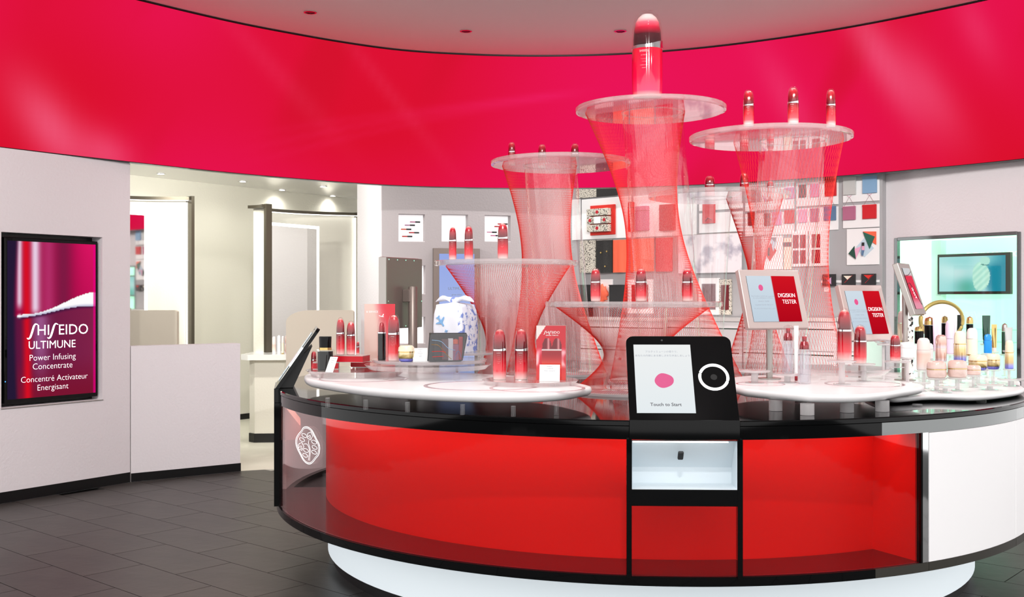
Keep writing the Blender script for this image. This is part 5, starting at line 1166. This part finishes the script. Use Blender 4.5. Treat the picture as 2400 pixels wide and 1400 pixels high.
art('white board with a red and grey folded paper shape seen through the net', (1786, 553, 1836, 632), [('scarlet', [(1796, 595), (1808, 570), (1822, 588), (1806, 613)]), ('pale_blue', [(1808, 558), (1822, 566), (1815, 590)]), ('grey_p', [(1807, 557), (1823, 557), (1820, 568)]), ('sw_lilac', [(1790, 616), (1798, 596), (1800, 606)]), ('charcoal', [(1804, 581), (1808, 581), (1807, 600), (1804, 600)])])
L = wall_board('pigeonhole_box', 'white grid with four dark red squares seen through the right net', 'box', (1860, 543, 1896, 625), 0.03, 'white')
for i in range(2):
    for j in range(2):
        ob('red_square', B(-L.w * .42 + i * L.w * .46, -L.w * .06 + i * L.w * .46, -0.034, -0.0302, L.h * .08 + j * L.h * .44, L.h * .46 + j * L.h * .44), 'sw_dkred', L.e)
L = wall_board('pigeonhole_box', 'white framed board with two dark squares beside the orange net edge', 'box', (1900, 541, 1944, 624), 0.03, 'white')
for j in range(2): ob('dark_square', B(-L.w * .34, L.w * .1, -0.034, -0.0302, L.h * .08 + j * L.h * .44, L.h * .46 + j * L.h * .44), 'sw_dkred', L.e)
L = wall_board('wrapped_card', 'pale beige wrapped card between paper shape and red squares', 'card', (1839, 558, 1857, 632), 0.018, 'off_white'); ob('band', B(-L.w / 2 - .001, L.w / 2 + .001, -0.0195, -0.0182, L.h * .72, L.h * .86), 'sw_brown', L.e)
# black cards with a folded corner on a white rail
wall_board('card_rail', 'thin white rail carrying the black folded cards', 'rail', (1925, 657, 2062, 663), 0.012, 'white')
for r, m, pts, ln, lb in (((1930, 643, 1960, 671), 'sw_lilac', [(1942, 658), (1951, 650), (1951, 667)], [(1933, 648), (1943, 657)], 'black card with a pink corner, beside the orange net edge'), ((1975, 643, 2006, 669), 'off_white', [(1980, 647), (1999, 647), (1989, 656)], [(1982, 663), (2000, 646)], 'black card with a cream corner, middle of three'), ((2021, 642, 2054, 668), 'scarlet', [(2027, 645), (2047, 645), (2038, 654)], [(2030, 664), (2050, 644)], 'black card with a red corner, nearest the white wall')):
    L = wall_board('folded_card', lb, 'card', r, 0.02, 'charcoal', 'black folded cards on the rail', off=-0.0165)
    ob('corner', L.poly(pts, -0.0245, -0.0212), m, L.e); a, b = L.xz(*ln[0]), L.xz(*ln[1]); ob('ribbon_line', tube([(a[0], -0.0215, a[1]), (b[0], -0.0215, b[1])], 0.0014, 4), 'sw_red', L.e)
L = wall_board('notice_card', 'small white notice card below the black cards', 'card', (1932, 672, 1944, 684), 0.004, 'paper', off=-0.002); text('print', 'GIFT', 0.016, 'ink_grey', L.e, 0, -0.0052, L.h * .4)
# dark upper strip of posters hidden behind the band
L = wall_board('ceiling_poster', 'dark speckled poster just under the red band behind the tallest tower', 'poster', (1352, 436, 1448, 462), 0.01, 'black_speck'); ob('pale_half', B(-L.w / 2 + .001, 0, -0.0115, -0.0102, 0.001, L.h - .001), 'speckle', L.e)
# white counter cabinets under the gift wall
for k, (x0, x1, lb) in enumerate(((1360, 1560, 'low white cabinet under the draped cloths'), (1563, 1738, 'low white cabinet under the marbled paper'), (1741, 1960, 'low white cabinet with green edged top behind the large tester sign'), (1963, 2024, 'low grey cabinet at the right end of the gift wall'))):
    L = Local(GW, x0, 745, x1, 1006, 'gift_cabinet', lb, 'cabinet', 'white cabinets along the gift wall', off=-0.36); L.e.location.z = 0.002; h = H - 0.15 - 0.002; h = GW.hit((x0 + x1) / 2, 745, -0.36)[1]
    ob('body', B(-L.w / 2, L.w / 2, 0, 0.35, 0.08, h - 0.03, bev=0.004), 'white', L.e); ob('kick', B(-L.w / 2 + .01, L.w / 2 - .01, 0.03, 0.35, 0, 0.079), 'skirting', L.e)
    ob('top', B(-L.w / 2 - 0.0, L.w / 2, -0.015, 0.35, h - 0.0295, h), 'white_gloss', L.e)
    for dz in (0.10, 0.30): 
        dr = ob('drawer', B(-L.w / 2 + .015, L.w / 2 - .015, -0.012, -0.001, h - dz - 0.16, h - dz + 0.02, bev=0.003), 'white', L.e); ob('green_edge', B(-L.w / 2 + .015, L.w / 2 - .015, -0.014, -0.0125, h - dz + 0.006, h - dz + 0.014), 'dark_green', dr)
        ob('red_knob', lathe([(0, 0), (.014, 0), (.014, .01), (0, .014)], 12), 'red_dot', dr, loc=(0, -0.02, h - dz - 0.07), rot=(PI / 2, 0, 0))

# ================================================================== GREEN DISPLAY CASE IN THE RIGHT WALL
case_o = RWF.at((cu0 + cu1) / 2, 0, cz0); cwd, chh = cu1 - cu0, cz1 - cz0
t = thing('display_case', 'lit pale green display case set into the white wall at the right', 'display case', case_o, RWF.ang)
M('mint', c8(206, 242, 226), 0.5, emit=c8(190, 246, 216), es=0.9); M('mint_white', c8(236, 248, 242), 0.5, emit=c8(226, 250, 238), es=0.8)
ob('back_panel', B(-cwd / 2 + .004, cwd / 2 - .004, 0.405, 0.415, 0.004, chh - .004), 'mint', t)
ob('side_panel', B(-cwd / 2 + .003, -cwd / 2 + .008, 0.03, 0.404, 0.004, chh - .004), 'mint_white', t); ob('side_panel', B(cwd / 2 - .008, cwd / 2 - .003, 0.03, 0.404, 0.004, chh - .004), 'mint_white', t)
ob('case_floor', B(-cwd / 2 + .009, cwd / 2 - .009, 0.0, 0.404, 0.003, 0.012), 'white_gloss', t); ob('case_ceiling', B(-cwd / 2 + .009, cwd / 2 - .009, 0.03, 0.404, chh - .012, chh - .004), 'mint_white', t)
fw = 0.022
for a in ((-cwd / 2 - .004, -cwd / 2 + fw, 0.0, chh), (cwd / 2 - fw, cwd / 2 + .004, 0.0, chh), (-cwd / 2 + fw + .0004, cwd / 2 - fw - .0004, chh - fw, chh + .004)):
    ob('frame_bar', B(a[0], a[1], -0.012, 0.028, a[2], a[3], bev=0.002), 'chrome_dark', t)
ob('glass_pane', B(-cwd / 2 + fw, cwd / 2 - fw, 0.004, 0.010, 0.0, chh - fw), 'glass_green', t)
for k, zz in enumerate((0.36, 0.45)):
    ob('glass_shelf', B(-cwd * .02, cwd / 2 - .03, 0.12, 0.40, zz, zz + 0.008), 'glass_green', t)
ob('white_upright', B(-cwd * .40, -cwd * .32, 0.33, 0.404, 0.0125, chh - .013), 'white', t)
text('lettering', 'FUTURE SOLUTION LX', 0.055, 'letter_white', t, cwd * .12, 0.403, chh - 0.155, sx=.95)
Lc = Local(RWF, 2197, 594, 2368, 690, 'leaf_screen', 'wide screen showing a white leaf on turquoise, inside the green case', 'screen', off=0.30)
ob('housing', B(-Lc.w / 2, Lc.w / 2, 0, 0.035, 0, Lc.h, bev=0.003), 'dark_metal', Lc.e)
def leaf(u, v):
    n = noise.noise(Vector((u * 2.6, v * 2.2, .5))); c = mix((140, 212, 220), (224, 242, 250), .5 + .9 * n + .3 * (.4 - abs(u - .35))); c = mix(c, (40, 146, 176), sm(.68, .95, u + .2 * n)); c = mix(c, (90, 180, 160), .7 * math.exp(-((u - .42) / .15) ** 2 - ((v - .1) / .25) ** 2))
    x, y = (u - .645) / .13, (v - .42) / .40; d = x * x + y * y * (1 + .35 * x)
    if d < 1 + .05 * math.sin(math.atan2(y, x) * 26): c = mix((224, 250, 240), (196, 236, 226), .5 + .5 * math.sin((u * 60 - v * 34)))
    x, y = (u - .70) / .075, (v - .86) / .12
    if x * x + y * y < 1: c = (200, 236, 228)
    if abs(u - .70) < .06 and abs(v - .745 + .2 * (u - .7)) < .012: c = (60, 130, 128)
    return c
painted('display', Lc.w * .91, Lc.h * .86, 90, 50, leaf, 'screen', Lc.e, -0.0025, -Lc.w * .47, Lc.h * .07)

# ================================================================== LAMPS
def downlight(label, x, y, zc, r=0.05, watts=DOWNLIGHT_W, aim=None, grp='recessed ceiling downlights', spot=math.radians(110), blend=0.7, col=(1, .97, .94), lens='lamp'):
    t = thing('downlight', label, 'lamp', (x, y, zc), 0, grp)
    ob('trim_ring', lathe([(r, -0.006), (r, -0.0005), (r * .8, -0.0005), (r * .74, -0.006), (r, -0.006)], 28, cap=False), 'chrome', t, smooth=True)
    ob('lens', lathe([(0, -0.0025), (r * .72, -0.0025), (r * .72, -0.0008), (0, -0.0008)], 24), lens, t, smooth=True)
    if watts:
        ld = bpy.data.lights.new('downlight_beam', 'SPOT'); ld.energy = watts; ld.spot_size = spot; ld.spot_blend = blend; ld.shadow_soft_size = 0.05; ld.color = col
        lo = bpy.data.objects.new('downlight_beam', ld); COL.objects.link(lo); lo.parent = t; lo.location = (0, 0, -0.02)
        if aim is not None: lo.rotation_euler = (Vector(aim) - Vector((x, y, zc))).to_track_quat('-Z', 'Y').to_euler()
for px, py, lb in ((727, 28, 'left'), (1092, 72, 'middle'), (1454, 72, 'right')):
    Y = F * (CEIL - H) / (CY - py); downlight({'left': 'leftmost recessed downlight in the pink ceiling', 'middle': 'middle recessed downlight in the pink ceiling', 'right': 'recessed downlight beside the giant serum bottle'}[lb], X_(px, Y), Y, CEIL, 0.048, DOWNLIGHT_W * 0.6, lens='chrome_dark')
k = 0
for (x, y) in ((-1.9, 4.9), (-0.9, 3.4), (-0.25, 2.9), (2.1, 3.4), (3.0, 4.9), (-0.6, 5.4), (0.7, 4.4), (1.9, 5.4)):
    k += 1
    downlight('added downlight above the counter, outside the picture, ' + ('left aisle', 'front left', 'front centre', 'front right', 'right aisle', 'over the left tray', 'over the kiosk', 'over the right tray')[k - 1], x, y, CEIL, 0.05, DOWNLIGHT_W)  # unseen lamps added to give the counter its top light
for (x, y, ax, ay, az, wt, lb) in ((-2.3, 2.2, -3.0, 7.0, 1.2, 420, 'aimed at the portrait screen wall'), (-1.0, 1.8, -2.4, 7.7, 0.8, 300, 'aimed at the low partition'), (-0.2, 1.6, -0.5, 9.8, 1.4, 520, 'aimed at the grey niche wall'), (0.8, 1.6, 1.8, 9.3, 1.3, 620, 'aimed at the gift wall'), (1.9, 1.8, 2.6, 8.4, 1.3, 420, 'aimed at the right end of the gift wall'), (2.6, 2.2, 3.4, 7.4, 1.4, 380, 'aimed at the white wall on the right'), (0.3, 1.3, 0.5, 4.2, 0.8, 150, 'aimed at the counter front')):
    downlight('added fill spot outside the picture, ' + lb, x, y, CEIL, 0.055, wt, (ax, ay, az), 'added fill spots near the entrance', math.radians(52), 0.9)  # invented spots, added to brighten the walls and counter from the front
for (x, y, lb) in ((0.75, 9.85, 'left end of the gift wall'), (1.2, 9.45, 'framed cubes'), (1.72, 9.12, 'marbled paper'), (2.32, 8.70, 'right end of the gift wall'), (-0.6, 9.72, 'lit niches'), (0.1, 9.85, 'poster frame')):
    downlight('downlight hidden behind the red band, above the ' + lb, x, y, CEIL, 0.045, 42.0, grp='downlights behind the LED band', spot=math.radians(120))
for px, py, lb in ((377, 407, 'nearest the screen wall'), (569, 425, 'above the bronze posts'), (757, 437, 'above the large booth'), (661, 445, 'near the cream wall'), (780, 459, 'at the far corner')):
    Y = F * (RC - H) / (CY - py); downlight('small room downlight ' + lb, X_(px, Y), Y, RC, 0.045, 5.0, grp='treatment room downlights', spot=math.radians(150), col=(1, .98, .92))
for (x, y, aim, wt, lb) in ((-3.3, 8.5, (-3.6, 10.4, 1.5), 20.0, 'over the low partition'), (-2.4, 8.6, (-2.7, 11.8, 1.75), 120.0, 'over the large booth'), (-2.3, 9.3, (-2.2, 12.3, 1.75), 45.0, 'over the desk front')):
    downlight('added treatment room fill light ' + lb, x, y, RC, 0.045, wt, aim, grp='treatment room downlights', spot=math.radians(150), col=(1, .98, .92))  # unseen lamps added and aimed to brighten the cream room
# emitters that are large or only seen directly need no explicit light sampling
for mn in ('led_wall', 'screen', 'letter_white', 'lightbox', 'plinth', 'mint', 'mint_white', 'lamp', 'ring_light', 'drop', 'white_lit'):
    if mn in MATS: MATS[mn].cycles.emission_sampling = 'NONE'
